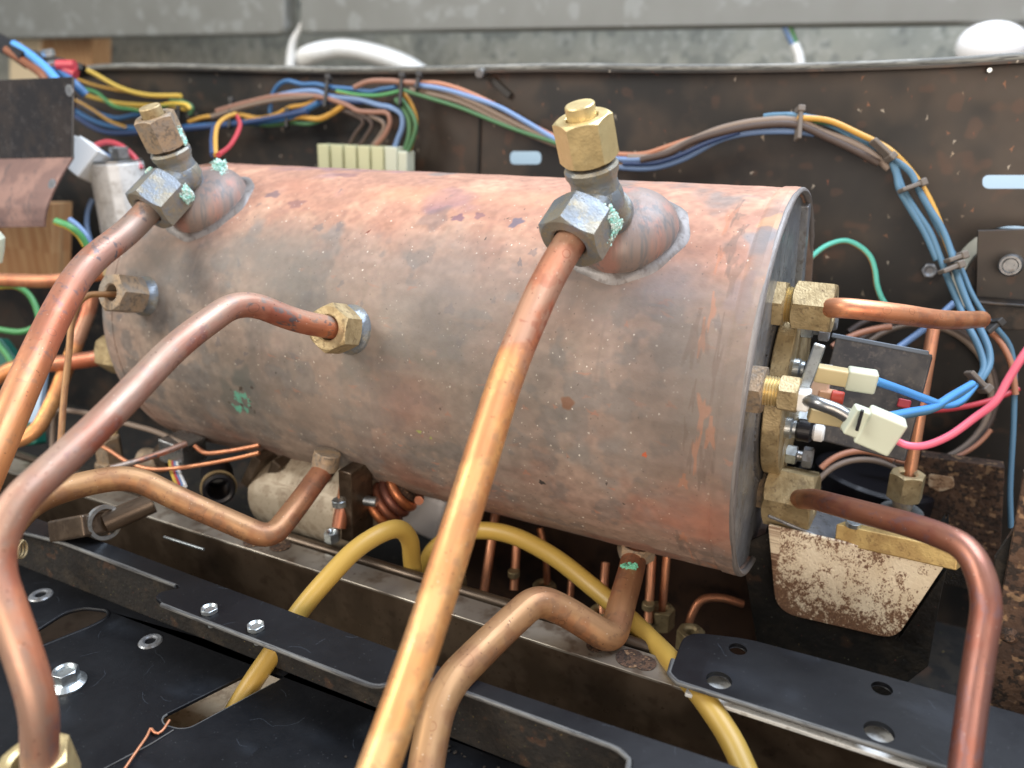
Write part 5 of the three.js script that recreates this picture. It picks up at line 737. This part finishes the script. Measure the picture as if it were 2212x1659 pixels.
{
  solo('capillary_tube', 'thin taupe tube bridging under the left end of the boiler', 'tube', tube(bent([at(112, 1000, 0.56), at(114, 930, 0.56), at(120, 884, 0.56), at(180, 890, 0.555), at(335, 931, 0.53), at(400, 960, 0.51)], 0.01), 0.0018, { seg: 14 }), mTaupe);
  solo('capillary_tube', 'thin copper tube sagging in front of the small wires', 'tube', tube(smooth([at(195, 950, 0.52), at(235, 972, 0.51), at(280, 1000, 0.50), at(325, 1013, 0.495), at(375, 1012, 0.49), at(496, 993, 0.485), at(560, 978, 0.48)], 10), 0.0013, { seg: 12 }), mOrange);
  solo('capillary_tube', 'red brown tube slanting up to the boiler belly', 'tube', tube(smooth([at(238, 1012, 0.46), at(300, 995, 0.47), at(350, 978, 0.48), at(402, 958, 0.49)], 10), 0.0019, { seg: 14 }), mRed); solo('capillary_tube', 'short thin copper tube close under the boiler belly', 'tube', tube(smooth([at(420, 962, 0.5), at(440, 977, 0.5), at(490, 975, 0.495), at(560, 962, 0.49)], 10), 0.0014, { seg: 12 }), mOrange);
  const t = thing('small_brass_valve', 'small brass hex valve standing below the boiler left end', 'valve', at(246, 975, 0.55)), Y = V(0, 1, 0); part(t, 'body', orient(hexNut(0.0155, 0.019, 0.003), at(240, 998, 0.55), Y, 0.3), mBrassOld); part(t, 'foot', orient(hexNut(0.016, 0.006, 0.003), at(238, 1012, 0.55), Y, 0.1), mBrassOld); part(t, 'stem', tube([at(246, 945, 0.55), at(248, 918, 0.55)], 0.0026, { seg: 14 }), mBrass);
  const u = thing('dull_valve', 'dull grey brass valve right of the small brass valve', 'valve', at(325, 985, 0.54)); part(u, 'body', orient(disc(0.008, 0.02, 0.0015), at(310, 992, 0.54), V(1, 0.1, 0)), mBrassOld); part(u, 'nut', orient(hexNut(0.015, 0.012, 0.003), at(350, 980, 0.53), V(1, 0.05, 0)), mStain); part(u, 'block', boxAt(at(395, 970, 0.52), V(1, -0.1, 0), Y, 0.022, 0.016, 0.02, 0.001), mSteel);
  const w = thing('ribbon_wires', 'short striped bundle of yellow, red and blue wires under the boiler', 'wiring', at(378, 1020, 0.5)); [mYellow, mRedW, mBluePale, mWhite].forEach((m, i) => part(w, 'wire', tube(smooth([at(367 + i * 5, 990, 0.52), at(370 + i * 5, 1015, 0.5), at(382 + i * 6, 1050, 0.48)], 8), 0.0012, { seg: 10 }), m));
  const b = thing('grey_clamp', 'grey beige metal clamp with a ring under the bronze drain pipe', 'clamp', at(170, 1130, 0.43)); part(b, 'block', boxAt(at(170, 1138, 0.43), at(226, 1120, 0.42).sub(at(110, 1142, 0.44)), UPV, 0.030, 0.012, 0.016, 0.0015), mStain); part(b, 'ring', orient(lathe([[0.0075, 0], [0.0095, 0], [0.0095, 0.003], [0.0075, 0.003], [0.0075, 0]], 36), at(222, 1128, 0.428), V(1, 0.2, 0.1)), mZinc); part(b, 'screw_rod', tube([at(228, 1130, 0.43), at(330, 1085, 0.44)], 0.006, { seg: 16 }), mStain);
  const sp = thing('brass_spring', 'brass spring at the left edge beside the rail', 'spring', at(25, 1188, 0.41)), pts = []; const s0 = at(-30, 1190, 0.41), s1 = at(52, 1186, 0.41), axx = s1.clone().sub(s0); for (let i = 0; i <= 140; i++) { const k = i / 140; pts.push(s0.clone().addScaledVector(axx, k).addScaledVector(UPV, Math.cos(k * 69) * 0.0046).addScaledVector(FWD, Math.sin(k * 69) * 0.0046)); } part(sp, 'coil', tube(pts, 0.0006, { seg: 8, step: 0.0008 }), mBrass);
  solo('thin_rod', 'thin bright rod lying in the trough at left', 'rod', tube([at(355, 1160, 0.44), at(440, 1187, 0.425)], 0.0008, { seg: 10 }), mZinc);
}
renderer.render(scene, camera);
